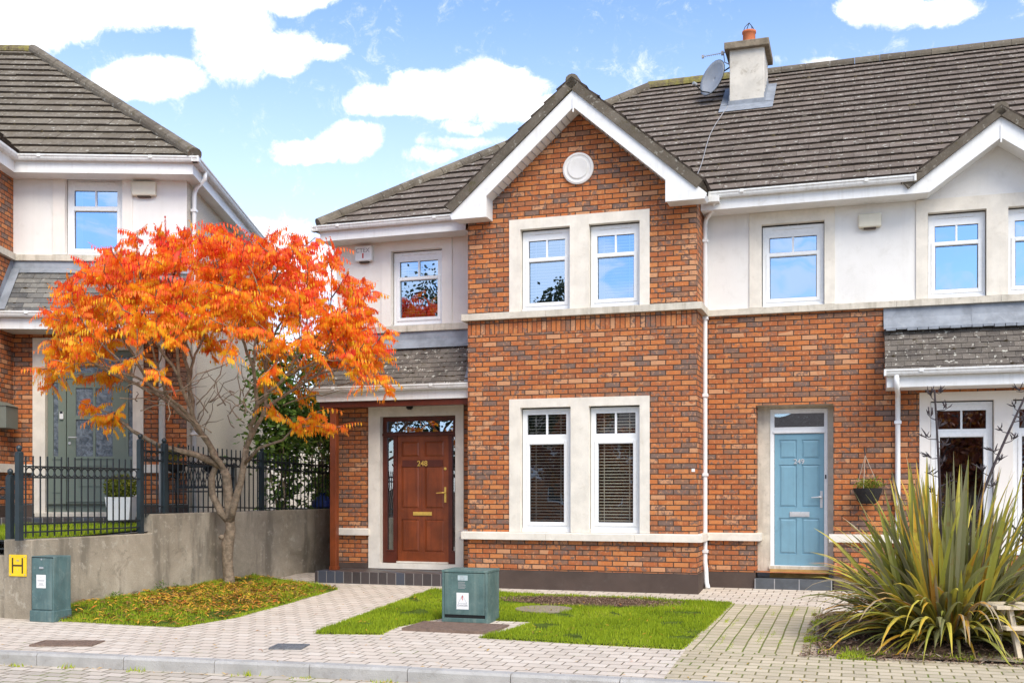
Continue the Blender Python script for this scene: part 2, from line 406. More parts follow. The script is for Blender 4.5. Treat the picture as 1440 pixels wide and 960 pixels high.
M['grass'] = leafmat('grass_blade', [(0, (.16, .22, .010)), (.45, (.30, .40, .014)), (.8, (.44, .52, .025)), (.93, (.48, .46, .06)), (1, (.46, .36, .12))], .3, .6)
M['grassbase'] = plain('lawn_soil', (.085, .125, .016), .95, .45, 9, .02, 60, .1, dirt=(.10, .07, .03), dirtk=.5)
M['litter'] = leafmat('fallen_leaf', [(0, (.16, .075, .03)), (.35, (.32, .16, .04)), (.6, (.52, .28, .03)), (.85, (.62, .38, .04)), (1, (.52, .10, .02))], .15, .8)
M['bark_chip'] = leafmat('bark_chip', [(0, (.07, .042, .03)), (.5, (.20, .115, .075)), (.85, (.33, .22, .15)), (1, (.38, .33, .26))], .0, .9)
M['flax'] = leafmat('flax_leaf', [(0, (.20, .195, .115)), (.22, (.26, .26, .10)), (.45, (.31, .33, .06)), (.66, (.58, .50, .08)), (.8, (.62, .46, .06)), (.9, (.66, .32, .04)), (1, (.42, .34, .22))], .28, .42, (.24, .15, .06))
M['stalk'] = plain('flower_stalk', (.055, .042, .045), .8, .3, 12)

def glass(name, refl, tint=(.60, .77, .98), wav=.14):
    m, t, bs, out = newmat(name); t.nd.remove(bs); co = objco(t)
    gl = t.n('ShaderNodeBsdfGlossy', {'Color': tint, 'Roughness': .0}); tr = t.n('ShaderNodeBsdfTransparent', {'Color': (.80, .84, .84, 1)})
    b = t.n('ShaderNodeBump', {'Height': t.noise(co, 1.4, 1), 'Distance': .02, 'Strength': wav}); t.lk.new(b.outputs[0], gl.inputs['Normal'])
    lw = t.n('ShaderNodeLayerWeight', {'Blend': .35}).outputs['Fresnel']
    f = t.m('ADD', refl, t.m('MULTIPLY', lw, .6), clamp=True)
    mx = t.n('ShaderNodeMixShader', {0: f}); t.lk.new(tr.outputs[0], mx.inputs[1]); t.lk.new(gl.outputs[0], mx.inputs[2])
    t.lk.new(mx.outputs[0], out.inputs[0]); return m
M['glass'] = glass('window_glass', .60); M['glass_low'] = glass('window_glass_low', .36, (.9, .95, 1.0))
def frosted():
    m, t, bs, out = newmat('frosted_glass'); co = objco(t)
    n = t.noise(co, 9, 4, .7, 1.2)
    fin(t, bs, t.mix(t.mr(n, .35, .7), (.06, .075, .09), (.22, .25, .28)), .12, n, .01, .6, .9); return m
M['frost'] = frosted()
# ------------------------------------------------------------------ ground
def kerb_v(u):
    pts = [(-30, -9.9), (-14, -7.55), (-9, -6.98), (-6.1, -6.65), (-2.45, -6.36), (.65, -6.24), (4, -6.2), (30, -6.2)]
    for (a, b), (c, d) in zip(pts, pts[1:]):
        if u <= c: return b + (d - b) * (u - a) / (c - a)
    return -6.2
def patch(name, poly, dz, m, kind='structure', sub=0, extra=None, label=None):
    """ground sheet in plot coordinates following the lie of the ground"""
    bm = bmesh.new(); vs = [bm.verts.new((p[0], p[1], 0)) for p in poly]; bm.faces.new(vs)
    for q in (0.0, .9):
        g = bm.verts[:] + bm.edges[:] + bm.faces[:]
        bmesh.ops.bisect_plane(bm, geom=g, plane_co=(0, q, 0), plane_no=(0, 1, 0))
    if sub:
        us = [p[0] for p in poly]; vv = [p[1] for p in poly]
        x = min(us) + sub
        while x < max(us):
            bmesh.ops.bisect_plane(bm, geom=bm.verts[:] + bm.edges[:] + bm.faces[:], plane_co=(x, 0, 0), plane_no=(1, 0, 0)); x += sub
        x = min(vv) + sub
        while x < max(vv):
            bmesh.ops.bisect_plane(bm, geom=bm.verts[:] + bm.edges[:] + bm.faces[:], plane_co=(0, x, 0), plane_no=(0, 1, 0)); x += sub
    bmesh.ops.triangulate(bm, faces=[f for f in bm.faces if len(f.verts) > 4])
    for v in bm.verts: v.co.z = G(v.co.x, v.co.y) + dz + (extra(v.co.x, v.co.y) if extra else 0)
    bmesh.ops.recalc_face_normals(bm, faces=bm.faces)
    if sum(f.normal.z for f in bm.faces) < 0: bmesh.ops.reverse_faces(bm, faces=bm.faces)
    me = bpy.data.meshes.new(name); bm.to_mesh(me); bm.free(); me.materials.append(m)
    o = bpy.data.objects.new(name, me); C.objects.link(o); o.location = P0; o.rotation_euler = (0, 0, -TH)
    o['kind'] = kind
    return o
def inpoly(x, y, poly):
    c = False; n = len(poly)
    for i in range(n):
        (x1, y1), (x2, y2) = poly[i], poly[(i + 1) % n]
        if (y1 > y) != (y2 > y) and x < (x2 - x1) * (y - y1) / (y2 - y1) + x1: c = not c
    return c

b = MB(); b.quad((-400, -400, -.42), (400, -400, -.42), (400, 400, -.42), (-400, 400, -.42))
tag(b.build('ground', M['soil']), kind='structure')
us = [-30, -14, -9, -6.1, -2.45, .65, 4, 30]
patch('pavement', [(u, kerb_v(u)) for u in us] + [(30, 1.2), (-30, 1.2)], 0, M['pave'])
patch('road', [(u, -24) for u in (-30, 30)] + [(u, kerb_v(u) + .0) for u in us[::-1]], -.115, M['road'])
DRIVE = [(.56, -4.72), (1.80, -4.72), (1.74, -1.0), (.60, -1.0)]
patch('driveway', DRIVE, .004, M['drive'])
patch('driveway_apron', [(.56, -4.72), (.60, kerb_v(.6) + .01), (16, -6.18), (16, -4.72)], .004, M['drive2'])
# kerb stones
b = MB()
x = -24.0
while x < 14:
    L = .97; xa, xb = x + .004, x + L - .004
    for (p, q) in ((xa, xb),):
        va, vb = kerb_v(p), kerb_v(q); h = R.uniform(-.003, .003)
        prof = [(-.125, -.30), (-.125, -.018), (-.108, .006), (0, .008), (0, -.30)]
        A = [(p, va + d, G(p, va) + z + h) for d, z in prof]; B = [(q, vb + d, G(q, vb) + z + h) for d, z in prof]
        n = len(prof)
        b.add(A + B, [tuple(range(n))[::-1], tuple(range(n, 2 * n))] + [(i, (i + 1) % n, n + (i + 1) % n, n + i) for i in range(n)])
    x += L
tag(b.build('kerb', M['kerb'], loc=P0, rotz=-TH), kind='structure')

LAWN = [(-3.52, -4.80), (-3.72, -2.6), (-3.86, -.62), (-2.6, -.66), (-.9, -.78), (.60, -.93), (.56, -2.9), (.52, -4.72), (-.5, -4.66), (-1.70, -4.58), (-1.62, -3.95), (-1.60, -3.55), (-2.62, -3.42), (-2.78, -4.05), (-2.95, -4.62)]
LAWN = [(-3.52, -4.80), (-3.72, -2.6), (-3.86, -.62), (-2.6, -.66), (-.9, -.78), (.60, -.93), (.56, -2.9), (.52, -4.72), (-.5, -4.66), (-1.66, -4.58), (-1.52, -4.10), (-1.42, -3.30), (-2.62, -3.30), (-2.86, -4.10), (-2.80, -4.66)]
VERGE = [(-7.42, -4.70), (-7.0, -4.76), (-5.30, -4.80), (-5.10, -3.9), (-5.20, -2.3), (-5.32, -.80), (-5.9, -.52), (-7.02, -.45), (-7.2, -2.4)]
def mound(u, v):
    return .11 * max(0, min(1, (-5.25 - u) / 1.7)) * max(0, min(1, (v + 4.74) / .7)) + .012 * math.sin(u * 5) * math.sin(v * 4)
patch('lawn', LAWN, .016, M['grassbase'], sub=.4)
patch('verge', VERGE, .012, M['grassbase'], sub=.3, extra=mound)
BED = [(1.76, -1.75), (1.82, -4.66), (3.0, -4.70), (6.5, -4.78), (9, -4.78), (9, -1.2), (2.6, -1.2)]
def bedz(u, v): return .05 * max(0, 1 - ((u - 3.0) ** 2 + (v + 3.2) ** 2) / 3)
patch('planting_bed', BED, .008, M['soil'], sub=.4, extra=bedz)
# raised garden of the house on the left
def gardz(v): return .84 + .045 * (min(max(v, -4.6), .9) + 4.6)
GARD = [(-7.6, -4.62), (-7.33, -2.6), (-7.1, .9), (-6.75, 4), (-6.3, 30), (-40, 30), (-40, -4.62)]
def gard_patch(name, poly, dz, m):
    me = bpy.data.meshes.new(name); bm = bmesh.new(); bm.faces.new([bm.verts.new((p[0], p[1], 0)) for p in poly])
    bmesh.ops.bisect_plane(bm, geom=bm.verts[:] + bm.edges[:] + bm.faces[:], plane_co=(0, .9, 0), plane_no=(0, 1, 0))
    for v in bm.verts: v.co.z = gardz(v.co.y) + dz
    bmesh.ops.recalc_face_normals(bm, faces=bm.faces)
    bm.to_mesh(me); bm.free(); me.materials.append(m)
    o = bpy.data.objects.new(name, me); C.objects.link(o); o.location = P0; o.rotation_euler = (0, 0, -TH); o['kind'] = 'structure'; return o
gard_patch('neighbour_ground', GARD, -.012, M['kerb'])
GL = [(-7.62, -4.60), (-7.40, -2.7), (-8.3, -.9), (-9.8, -1.2), (-14.0, -2.6), (-14, -4.60)]
gard_patch('neighbour_lawn', GL, .012, M['grassbase'])

def blades(name, pts, hmin, hmax, wd, m, parent=None, lean=.35, kind='stuff', vals=(0, 1)):
    n = len(pts); P = np.array(pts, dtype=np.float64)
    rg = np.random.default_rng(5)
    hn = np.array([mnoise.noise(Vector((p[0] * 2.3, p[1] * 2.3, 7))) for p in pts]); h = rg.uniform(hmin, hmax, n) * (1 + hn * .9); a = rg.uniform(0, 2 * np.pi, n); la = rg.uniform(0, 2 * np.pi, n); ll = rg.uniform(0, lean, n) * h
    w = wd * rg.uniform(.6, 1.3, n)
    dx, dy = np.cos(a) * w, np.sin(a) * w
    V = np.zeros((n, 3, 3)); V[:, 0] = P; V[:, 1] = P; V[:, 2] = P
    V[:, 0, 0] -= dx; V[:, 0, 1] -= dy; V[:, 1, 0] += dx; V[:, 1, 1] += dy
    V[:, 2, 0] += np.cos(la) * ll; V[:, 2, 1] += np.sin(la) * ll; V[:, 2, 2] += h
    me = bpy.data.meshes.new(name)
    me.vertices.add(n * 3); me.vertices.foreach_set('co', V.reshape(-1))
    me.loops.add(n * 3); me.loops.foreach_set('vertex_index', np.arange(n * 3, dtype=np.int32))
    me.polygons.add(n); me.polygons.foreach_set('loop_start', np.arange(0, n * 3, 3, dtype=np.int32)); me.polygons.foreach_set('loop_total', np.full(n, 3, dtype=np.int32))
    at = me.attributes.new('rnd', 'FLOAT', 'FACE')
    base = np.array([mnoise.noise(Vector((p[0] * 1.3, p[1] * 1.3, 0))) for p in pts]) * .35
    at.data.foreach_set('value', np.clip(vals[0] + (vals[1] - vals[0]) * (rg.beta(2, 2.6, n)) + base * (vals[1] - vals[0]), 0, 1))
    me.materials.append(m); me.update(); me.validate()
    o = bpy.data.objects.new(name, me); C.objects.link(o); o['kind'] = kind
    return o
def scatter(poly, n, zf, reject=None):
    xs = [p[0] for p in poly]; ys = [p[1] for p in poly]; out = []
    while len(out) < n:
        u = R.uniform(min(xs), max(xs)); v = R.uniform(min(ys), max(ys))
        if not inpoly(u, v, poly): continue
        if reject and reject(u, v): continue
        out.append((u, v))
    return [tuple(W(u, v, zf(u, v))) for u, v in out]
def bare(u, v):     # worn patch and the concrete disc in the lawn
    d = ((u + 1.25) / 1.25) ** 2 + ((v + 1.38) / .50) ** 2
    e = ((u + 1.62) / .40) ** 2 + ((v + 2.28) / .40) ** 2
    return (d < 1.25 and R.random() > d * .55 - .3) or (e < .8 and R.random() < .93) or mnoise.noise(Vector((u * 2.1, v * 2.1, 1))) > .42
blades('grass', scatter(LAWN, 62000, lambda u, v: G(u, v) + .014, bare), .018, .048, .0042, M['grass'], vals=(0, .93))
blades('verge_grass', scatter(VERGE, 20000, lambda u, v: G(u, v) + .012 + mound(u, v), lambda u, v: mnoise.noise(Vector((u * 1.6, v * 1.6, 3))) > .22), .02, .055, .0042, M['grass'], vals=(0, 1))
blades('neighbour_grass', scatter(GL, 26000, lambda u, v: gardz(v) + .01), .025, .06, .005, M['grass'], vals=(0, .9))
# ragged edge tufts
edge = []
for poly in (LAWN, VERGE):
    for i in range(len(poly)):
        (a, b2), (c, d) = poly[i], poly[(i + 1) % len(poly)]
        L = math.hypot(c - a, d - b2)
        for k in range(int(L * 420)):
            t = R.random(); n = R.gauss(0, .016)
            u = a + (c - a) * t + n; v = b2 + (d - b2) * t + R.gauss(0, .016)
            edge.append(tuple(W(u, v, G(u, v) + (mound(u, v) if poly is VERGE else 0) + .002)))
blades('edge_grass', edge, .012, .04, .004, M['grass'], lean=.9, vals=(.1, 1))

def flakes(name, pts, size, m, curl=.5, vals=(0, 1), asp=.45):
    b = MB()
    for p in pts:
        s = size * R.uniform(.55, 1.3); a = R.uniform(0, 6.283); t = R.uniform(-curl, curl); t2 = R.uniform(-curl, curl)
        d = Vector((math.cos(a), math.sin(a), t)); e = Vector((-math.sin(a), math.cos(a), t2)) * asp
        p = Vector(p) + Vector((0, 0, .006 + s * .35 * abs(t)))
        q = Vector((0, 0, s * R.uniform(0, .2)))
        b.add((p - d * s, p + e * s * .5 + q, p + d * s, p - e * s * .5 + q), ((0, 1, 2, 3),), vals[0] + (vals[1] - vals[0]) * R.random())
    return tag(b.build(name, m, fixn=False), kind='stuff')
def dens(u, v): return R.random() > .25 + .9 * max(0, 1 - ((u + 6.1) ** 2 / 1.2 + (v + 2.6) ** 2 / 3.5))
flakes('fallen_leaves', scatter(VERGE, 4300, lambda u, v: G(u, v) + .03 + mound(u, v), dens), .042, M['litter'])
PV = [(-9, -6.6), (3, -6.3), (1, -4.8), (-3.6, -4.8), (-3.9, -.8), (-5.2, -.8), (-5.0, -4.85), (-7.3, -4.85)]
flakes('leaves_on_pavement', scatter(PV, 110, lambda u, v: G(u, v) + .004), .026, M['litter'], .3, (.1, 1))
flakes('leaves_on_lawn', scatter(LAWN, 170, lambda u, v: G(u, v) + .04), .022, M['litter'], .6, (.2, 1))
GUT = [(-9, -7.3), (3, -6.50), (3, -6.36), (-9, -7.13)]
flakes('leaves_in_gutter', scatter([(u, kerb_v(u) - .14) for u in (-9, -6, -2.5, 1, 3)] + [(u, kerb_v(u) - .26) for u in (3, 1, -2.5, -6, -9)], 130, lambda u, v: G(u, v) - .11), .024, M['litter'], .3, (.1, 1))
flakes('bark_mulch', scatter(BED, 11000, lambda u, v: G(u, v) + .012 + bedz(u, v)), .034, M['bark_chip'], .6)
BE = [(1.66, -4.86), (5.2, -4.95), (5.2, -4.62), (1.95, -4.55), (1.95, -1.75), (1.66, -1.75)]
flakes('bark_on_paving', scatter(BE, 2300, lambda u, v: G(u, v) + .012, lambda u, v: R.random() < abs(mnoise.noise(Vector((u * 5, v * 5, 2)))) * 2), .024, M['bark_chip'], .5)
blades('bed_edge_weeds', scatter(BE, 2600, lambda u, v: G(u, v) + .006, lambda u, v: mnoise.noise(Vector((u * 3, v * 3, 5))) < .12), .01, .045, .005, M['grass'], lean=.9, vals=(.25, 1))
bl = scatter(BED, 2500, lambda u, v: G(u, v) + .008, lambda u, v: not (v < -4.3 or u < 2.1))
blades('bed_weeds', bl, .02, .06, .005, M['grass'], lean=.9, vals=(.2, 1))
MS = [(.5, -6.1), (1.75, -6.1), (1.8, -1.2), (.6, -1.2)]
mp = []
for k in range(26):
    cu = R.choice([.72, .84, .96, 1.08, 1.2, 1.32, 1.44, 1.56, 1.68, 1.73]) + R.gauss(0, .01); cv = R.uniform(-4.6, -1.2)
    for j in range(60):
        u = cu + R.gauss(0, .012); v = cv + R.gauss(0, .14); mp.append(tuple(W(u, v, G(u, v) + .002)))
blades('paving_moss', mp, .004, .014, .004, M['grass'], lean=.9, vals=(.3, 1))
kp = []
for cu in (-8.2, -7.2, -6.7, -5.75, -5.2, -4.4, -3.3, -2.7, -1.9):
    for j in range(26):
        u = cu + R.gauss(0, .07); v = kerb_v(u) - .14 - abs(R.gauss(0, .05)); kp.append(tuple(W(u, v, G(u, v) - .115)))
blades('gutter_weeds', kp, .015, .055, .006, M['grass'], lean=.8, vals=(.3, 1))
patch('worn_soil_patch', [(-1.25 + 1.12 * math.cos(k * .35) * (1 + .12 * math.sin(k * 2.1)), -1.38 + .47 * math.sin(k * .35) * (1 + .15 * math.sin(k * 3.3))) for k in range(18)], .020, M['soil'])
flakes('worn_soil', scatter([(-2.7, -2.0), (.2, -2.0), (.2, -.85), (-2.7, -.85)], 5200, lambda u, v: G(u, v) + .024, lambda u, v: ((u + 1.25) / 1.3) ** 2 + ((v + 1.38) / .52) ** 2 > 1 + .3 * mnoise.noise(Vector((u * 4, v * 4, 0)))), .017, M['bark_chip'], .6, (.1, .9))

# covers set in the paving
def cover(name, label, cat, u, v, hu, hv, m, rnd=False, rot=0, z=.006, rib=True):
    t = thing(name, label, cat, W(u, v, G(u, v) + z), -TH + rot)
    b = MB()
    if rnd: b.lathe((0, 0, 0), [(hu, -.03), (hu, .012), (hu - .02, .016), (.001, .016)], 32)
    else: b.box(-hu, hu, -hv, hv, -.03, .006)
    b.build('lid', m, t, bevel=.003)
    b = MB()
    if not rnd:
        for s in (-1, 1): b.box(-hu - .03, hu + .03, s * (hv + .015) - .014, s * (hv + .015) + .014, -.03, .010); b.box(s * (hu + .016) - .014, s * (hu + .016) + .014, -hv, hv, -.03, .010)
        b.build('rim', m, t)
        if rib:
            b = MB(); k = -hu + .03
            while k < hu - .02:
                j = -hv + .03
                while j < hv - .02: b.box(k, k + .016, j, j + .016, .006, .0085); j += .034
                k += .034
            b.build('tread_studs', m, t)
    return t
cover('manhole_cover', 'rusty rectangular iron cover in the pavement near the kerb on the left', 'manhole cover', -5.72, -6.12, .30, .14, M['iron_cover'], rot=rad(16))
cover('manhole_cover', 'small dark grey iron cover set in the pale pavement near the kerb', 'manhole cover', -3.35, -5.66, .14, .12, M['iron_cover_g'], rot=rad(12))
cover('cable_pit_cover', 'large reddish brown cover slab in front of the square green cabinet', 'cable pit cover', -2.16, -4.00, .50, .30, M['iron_cover'], rib=True, z=.018)
cover('inspection_cover', 'round worn concrete disc set in the lawn behind the green cabinet', 'inspection cover', -1.62, -2.28, .37, .37, M['concrete_disc'], rnd=True, z=.016)

# ------------------------------------------------------------------ fittings shared by the houses
def seg_box(b, x0, x1, y0, y1, z0, z1): b.box(x0, x1, y0, y1, z0, z1)
def ring(b, x0, x1, z0, z1, w, y0, y1):
    b.box(x0, x0 + w, y0, y1, z0, z1); b.box(x1 - w, x1, y0, y1, z0, z1)
    b.box(x0 + w, x1 - w, y0, y1, z0, z0 + w); b.box(x0 + w, x1 - w, y0, y1, z1 - w, z1)
def window(par, x0, x1, z0, z1, y, gt, gb, off, a=.085, bb=.105, bar=True, blind=None, glassm='glass', label=None, sash_low=True, roller=0.0, curtain=False):
    ht = (x0 + a, x1 - a, gt[0], gt[1]); hb = (x0 + bb, x1 - bb, gb[0], gb[1])
    b = MB(off); b.panel(x0, x1, z0, z1, [ht, hb], y, .045)
    b.box(x0 - .002, x0 + .01, y + .003, y + .07, z0, z1); b.box(x1 - .01, x1 + .002, y + .003, y + .07, z0, z1)
    b.box(x0, x1, y + .003, y + .07, z1 - .01, z1 + .002); b.box(x0, x1, y - .03, y + .07, z0 - .05, z0 + .012)
    f = b.build('window', M['upvc'], par)
    if label: f['label'] = label
    b = MB(off); e = bb - .052
    ring(b, x0 + e, x1 - e, gb[0] - .055, gb[1] + .055, .05, y - .014, y + .02)
    ring(b, x0 + a - .038, x1 - a + .038, gt[0] - .0, gt[1] + .038, .03, y - .008, y + .02) if False else None
    b.build('sash', M['upvc'], f, bevel=.006)
    b = MB(off)
    if bar: xm = (x0 + x1) / 2; b.box(xm - .013, xm + .013, y + .004, y + .05, gt[0], gt[1])
    b.box(x0 + .14, x1 - .14, y - .016, y, z1 - .052, z1 - .034)
    b.build('glazing_bar', M['upvc'], f, bevel=.003)
    b = MB(off)
    ring(b, ht[0], ht[1], ht[2], ht[3], .008, y + .028, y + .036); ring(b, hb[0], hb[1], hb[2], hb[3], .008, y + .028, y + .036)
    b.build('gasket', M['black'], f)
    b = MB(off)
    for h in (ht, hb): b.quad((h[0], y + .034, h[2]), (h[1], y + .034, h[2]), (h[1], y + .034, h[3]), (h[0], y + .034, h[3]))
    b.build('pane', M[glassm], f)
    if blind:
        b = MB(off); z = gb[0] + .03; zz = gt[1]
        while z < zz:
            b.add([(x0 + .07, y + .10, z - .011), (x1 - .07, y + .10, z - .011), (x1 - .07, y + .122, z + .006), (x0 + .07, y + .122, z + .006)], ((0, 1, 2, 3),))
            b.box(x0 + .07, x1 - .07, y + .098, y + .101, z - .011, z + .001)
            z += .046
        for q in (.24, .76):
            xx = x0 + (x1 - x0) * q; b.box(xx - .006, xx + .006, y + .095, y + .098, gb[0], zz)
        b.build('venetian_blind', M[blind], f)
    if roller:
        b = MB(off); b.box(x0 + .06, x1 - .06, y + .09, y + .10, z1 - roller, z1 - .02); b.build('roller_blind', M['blindw'], f)
    if curtain:
        b = MB(off); n = 10
        for k in range(n):
            xa = x0 + .06 + k * .013; b.box(xa, xa + .013, y + .10 + .02 * (k % 2), y + .125 + .02 * (k % 2), z0 + .05, z1 - .05)
        b.build('curtain', M['blindw'], f)
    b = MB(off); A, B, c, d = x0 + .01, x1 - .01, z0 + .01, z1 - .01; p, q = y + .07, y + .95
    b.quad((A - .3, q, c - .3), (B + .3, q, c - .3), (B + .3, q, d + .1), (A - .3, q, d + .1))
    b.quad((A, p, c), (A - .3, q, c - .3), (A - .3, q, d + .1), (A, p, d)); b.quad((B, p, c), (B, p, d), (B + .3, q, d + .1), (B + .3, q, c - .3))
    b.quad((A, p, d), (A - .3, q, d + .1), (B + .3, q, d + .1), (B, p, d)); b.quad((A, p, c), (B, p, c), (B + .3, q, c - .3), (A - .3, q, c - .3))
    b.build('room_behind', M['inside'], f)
    return f
def surround(par, x0, x1, z0, z1, holes, y, off, m='stone', dep=.115, proud=.02):
    b = MB(off); yy = y - proud; b.panel(x0, x1, z0, z1, holes, yy, dep)
    b.box(x0 - .001, x0 + .004, yy + .001, y + .01, z0, z1); b.box(x1 - .004, x1 + .001, yy + .001, y + .01, z0, z1); b.box(x0, x1, yy + .001, y + .01, z1 - .004, z1 + .001)
    return b.build('window_surround', M[m], par)
def string(par, x0, x1, y, z0, z1, off, proud=.075, el=0, er=0, m='sill', ret=.1):
    """projecting band; el/er: how far the band returns back at its ends"""
    b = MB(off)
    x = x0
    while x < x1 - .01:
        q = min(x + 1.35, x1)
        if x1 - q < .4: q = x1
        b.add([(x + .0015, y - proud, z0), (q - .0015, y - proud, z0), (q - .0015, y - proud, z1 - .012), (x + .0015, y - proud, z1 - .012),
               (x + .0015, y, z0), (q - .0015, y, z0), (q - .0015, y, z1), (x + .0015, y, z1)],
              ((0, 1, 2, 3), (3, 2, 6, 7), (0, 4, 5, 1), (4, 7, 6, 5), (0, 3, 7, 4), (1, 5, 6, 2)))
        x = q
    if el: b.box(x0, x0 + ret, y, y + el, z0, z1 - .003)
    if er: b.box(x1 - ret, x1, y, y + er, z0, z1 - .003)
    return b.build('string_course', M[m], par, bevel=.004)

def clipmesh(o, planes):
    bm = bmesh.new(); bm.from_mesh(o.data)
    for co, no in planes:
        bmesh.ops.bisect_plane(bm, geom=bm.verts[:] + bm.edges[:] + bm.faces[:], plane_co=co, plane_no=no, clear_outer=True)
    bm.to_mesh(o.data); bm.free()
def cutmesh(o, planes):
    """remove what lies below all the given planes"""
    bm = bmesh.new(); bm.from_mesh(o.data)
    for co, no in planes: bmesh.ops.bisect_plane(bm, geom=bm.verts[:] + bm.edges[:] + bm.faces[:], plane_co=co, plane_no=no)
    dead = [f for f in bm.faces if all((f.calc_center_median() - co).dot(no) < 0 for co, no in planes)]
    bmesh.ops.delete(bm, geom=dead, context='FACES'); bm.to_mesh(o.data); bm.free()
def tiles(par, O, dx, ds, Wd, L, gauge, tw, th, m, off, clips=(), name='roof', lift=.0, under=.07, seed=1, cut=(), moss=1.6):
    """courses of single tiles laid up a slope, over a closed deck"""
    O, dx, ds = Vector(O), Vector(dx).normalized(), Vector(ds).normalized(); n = dx.cross(ds).normalized()
    if n.z < 0: n = -n
    rr = random.Random(seed); b = MB(off); e = MB(off)
    rows = int(math.ceil(L / gauge)); gauge = L / rows
    for i in range(rows):
        s0 = i * gauge - .02; s1 = (i + 1) * gauge + .01; x = -(tw * .5 if i % 2 else 0)
        dr = rr.uniform(-.004, .004)
        while x < Wd:
            a = max(x + .002, 0); c = min(x + tw - .002, Wd)
            if c > a + .01:
                j = rr.uniform(-.007, .007) + dr; hh = rr.uniform(-.004, .004); t = th + hh
                A = O + dx * a + ds * (s0 + j); B = O + dx * c + ds * (s0 + j + rr.uniform(-.003, .003)); Cc = O + dx * c + ds * s1; D = O + dx * a + ds * s1
                b.add((A + n * t, B + n * t, Cc + n * .004, D + n * .004), ((0, 1, 2, 3),), rr.random())
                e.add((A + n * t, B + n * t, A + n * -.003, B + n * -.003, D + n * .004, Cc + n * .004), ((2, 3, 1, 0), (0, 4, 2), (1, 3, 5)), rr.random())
            x += tw
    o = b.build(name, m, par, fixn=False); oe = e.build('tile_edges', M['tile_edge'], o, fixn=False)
    if moss:
        k = MB(off)
        for i in range(rows):
            for _ in range(int(Wd * moss)):
                p = O + dx * rr.uniform(0, Wd) + ds * (i * gauge - .02 + rr.uniform(-.012, .01)) + n * (th * .6); s = rr.uniform(.012, .034)
                P_ = [p + dx * s * 1.3, p + ds * s, p - dx * s * rr.uniform(.8, 1.8), p - ds * s * .8 - n * s * .5, p + n * s * .7, p - n * s]
                k.add(P_, ((0, 1, 4), (1, 2, 4), (2, 3, 4), (3, 0, 4), (0, 3, 5), (3, 2, 5)), rr.random())
        om = k.build('moss', M['moss'], o, fixn=False); om['kind'] = 'stuff'
    else: om = None
    b = MB(off)
    P = [O, O + dx * Wd, O + dx * Wd + ds * L, O + ds * L]
    b.add([p - n * .004 for p in P] + [p - n * under for p in P], ((0, 1, 2, 3), (7, 6, 5, 4), (0, 4, 5, 1), (1, 5, 6, 2), (2, 6, 7, 3), (3, 7, 4, 0)), .1)
    d = b.build('roof_deck', M['darkgap'] if under < .09 else M['ridge'], o)
    offv = Vector(off)
    for q in (o, d, oe) + ((om,) if om else ()):
        if clips: clipmesh(q, [(Vector(co) - offv, no) for co, no in clips])
        if cut: cutmesh(q, [(Vector(co) - offv, Vector(no)) for co, no in cut])
    return o
def ridgecap(par, a, bq, r, m, off, name='ridge_tiles', seg=.42, flat=.8):
    a, bq = Vector(a), Vector(bq); d = (bq - a); L = d.length; d.normalize(); side = d.cross(Vector((0, 0, 1))).normalized(); up = side.cross(d).normalized()
    n = max(1, round(L / seg)); s = L / n; b = MB(off)
    for i in range(n):
        p0 = a + d * (i * s + .003); p1 = a + d * ((i + 1) * s - .003); k0 = R.uniform(.97, 1.05); v = R.random()
        pr = [(math.cos(t) * r, math.sin(t) * r * flat) for t in [math.pi * k / 6 for k in range(7)]]
        pr = [(r, -.05)] + pr + [(-r, -.05)]
        A = [p0 + side * (x * k0) + up * (z * k0) for x, z in pr]; B = [p1 + side * x + up * z for x, z in pr]; m_ = len(pr)
        b.add(A + B, [(k, k + 1, m_ + k + 1, m_ + k) for k in range(m_ - 1)] + [tuple(range(m_)), tuple(range(m_, 2 * m_))[::-1]], v)
    return b.build(name, m, par)
def gutter(par, x0, x1, y, z, off, axis='x', d=.11, h=.085, name='gutter', brackets=True, m='gutter'):
    """ogee gutter, front lip at y, hung on a fascia behind it"""
    pr = [(0, 0), (0, -.022), (.012, -.034), (.018, -.06), (.035, -h), (d, -h), (d, -.01), (d - .008, -.01), (d - .008, -h + .01), (.04, -h + .01), (.012, -.03), (.010, 0)]
    b = MB(off)
    if axis == 'x': b.prism([(y + p, z + q) for p, q in pr], x0, x1, 'x')
    else:  # runs along y, front lip faces -x at 'y'
        sgn = -1 if axis == 'yl' else 1
        n = len(pr); A = [(y + sgn * -1 * p * -1 if False else (y + p if axis == 'yl' else y - p), x0, z + q) for p, q in pr]; B = [(a[0], x1, a[2]) for a in A]
        b.add(A + B, [tuple(range(n))[::-1], tuple(range(n, 2 * n))] + [(i, (i + 1) % n, n + (i + 1) % n, n + i) for i in range(n)])
    g = b.build(name, M[m], par)
    if brackets and axis == 'x':
        x = x0 + .45
        while x < x1 - .2:
            b = MB(off); b.box(x, x + .055, y - .005, y + .03, z - .045, z + .003); b.build('bracket', M[m], g, bevel=.004); x += 1.7
        for x in (x0, x1 - .03):
            b = MB(off); b.box(x, x + .03, y - .006, y + d, z - h - .004, z + .002); b.build('end_cap', M[m], g, bevel=.004)
    return g
def pipe(par, pts, off, r=.035, clips=(), name='downpipe'):
    b = MB(off); b.tube(pts, r, 10); o = b.build(name, M['upvc'], par, smooth=True)
    if clips:
        b = MB(off)
        for (x, y, z) in clips: b.box(x - r - .012, x + r + .012, y - r - .01, y + r + .02, z - .022, z + .022)
        b.build('pipe_clip', M['upvc'], o, bevel=.005)
    return o
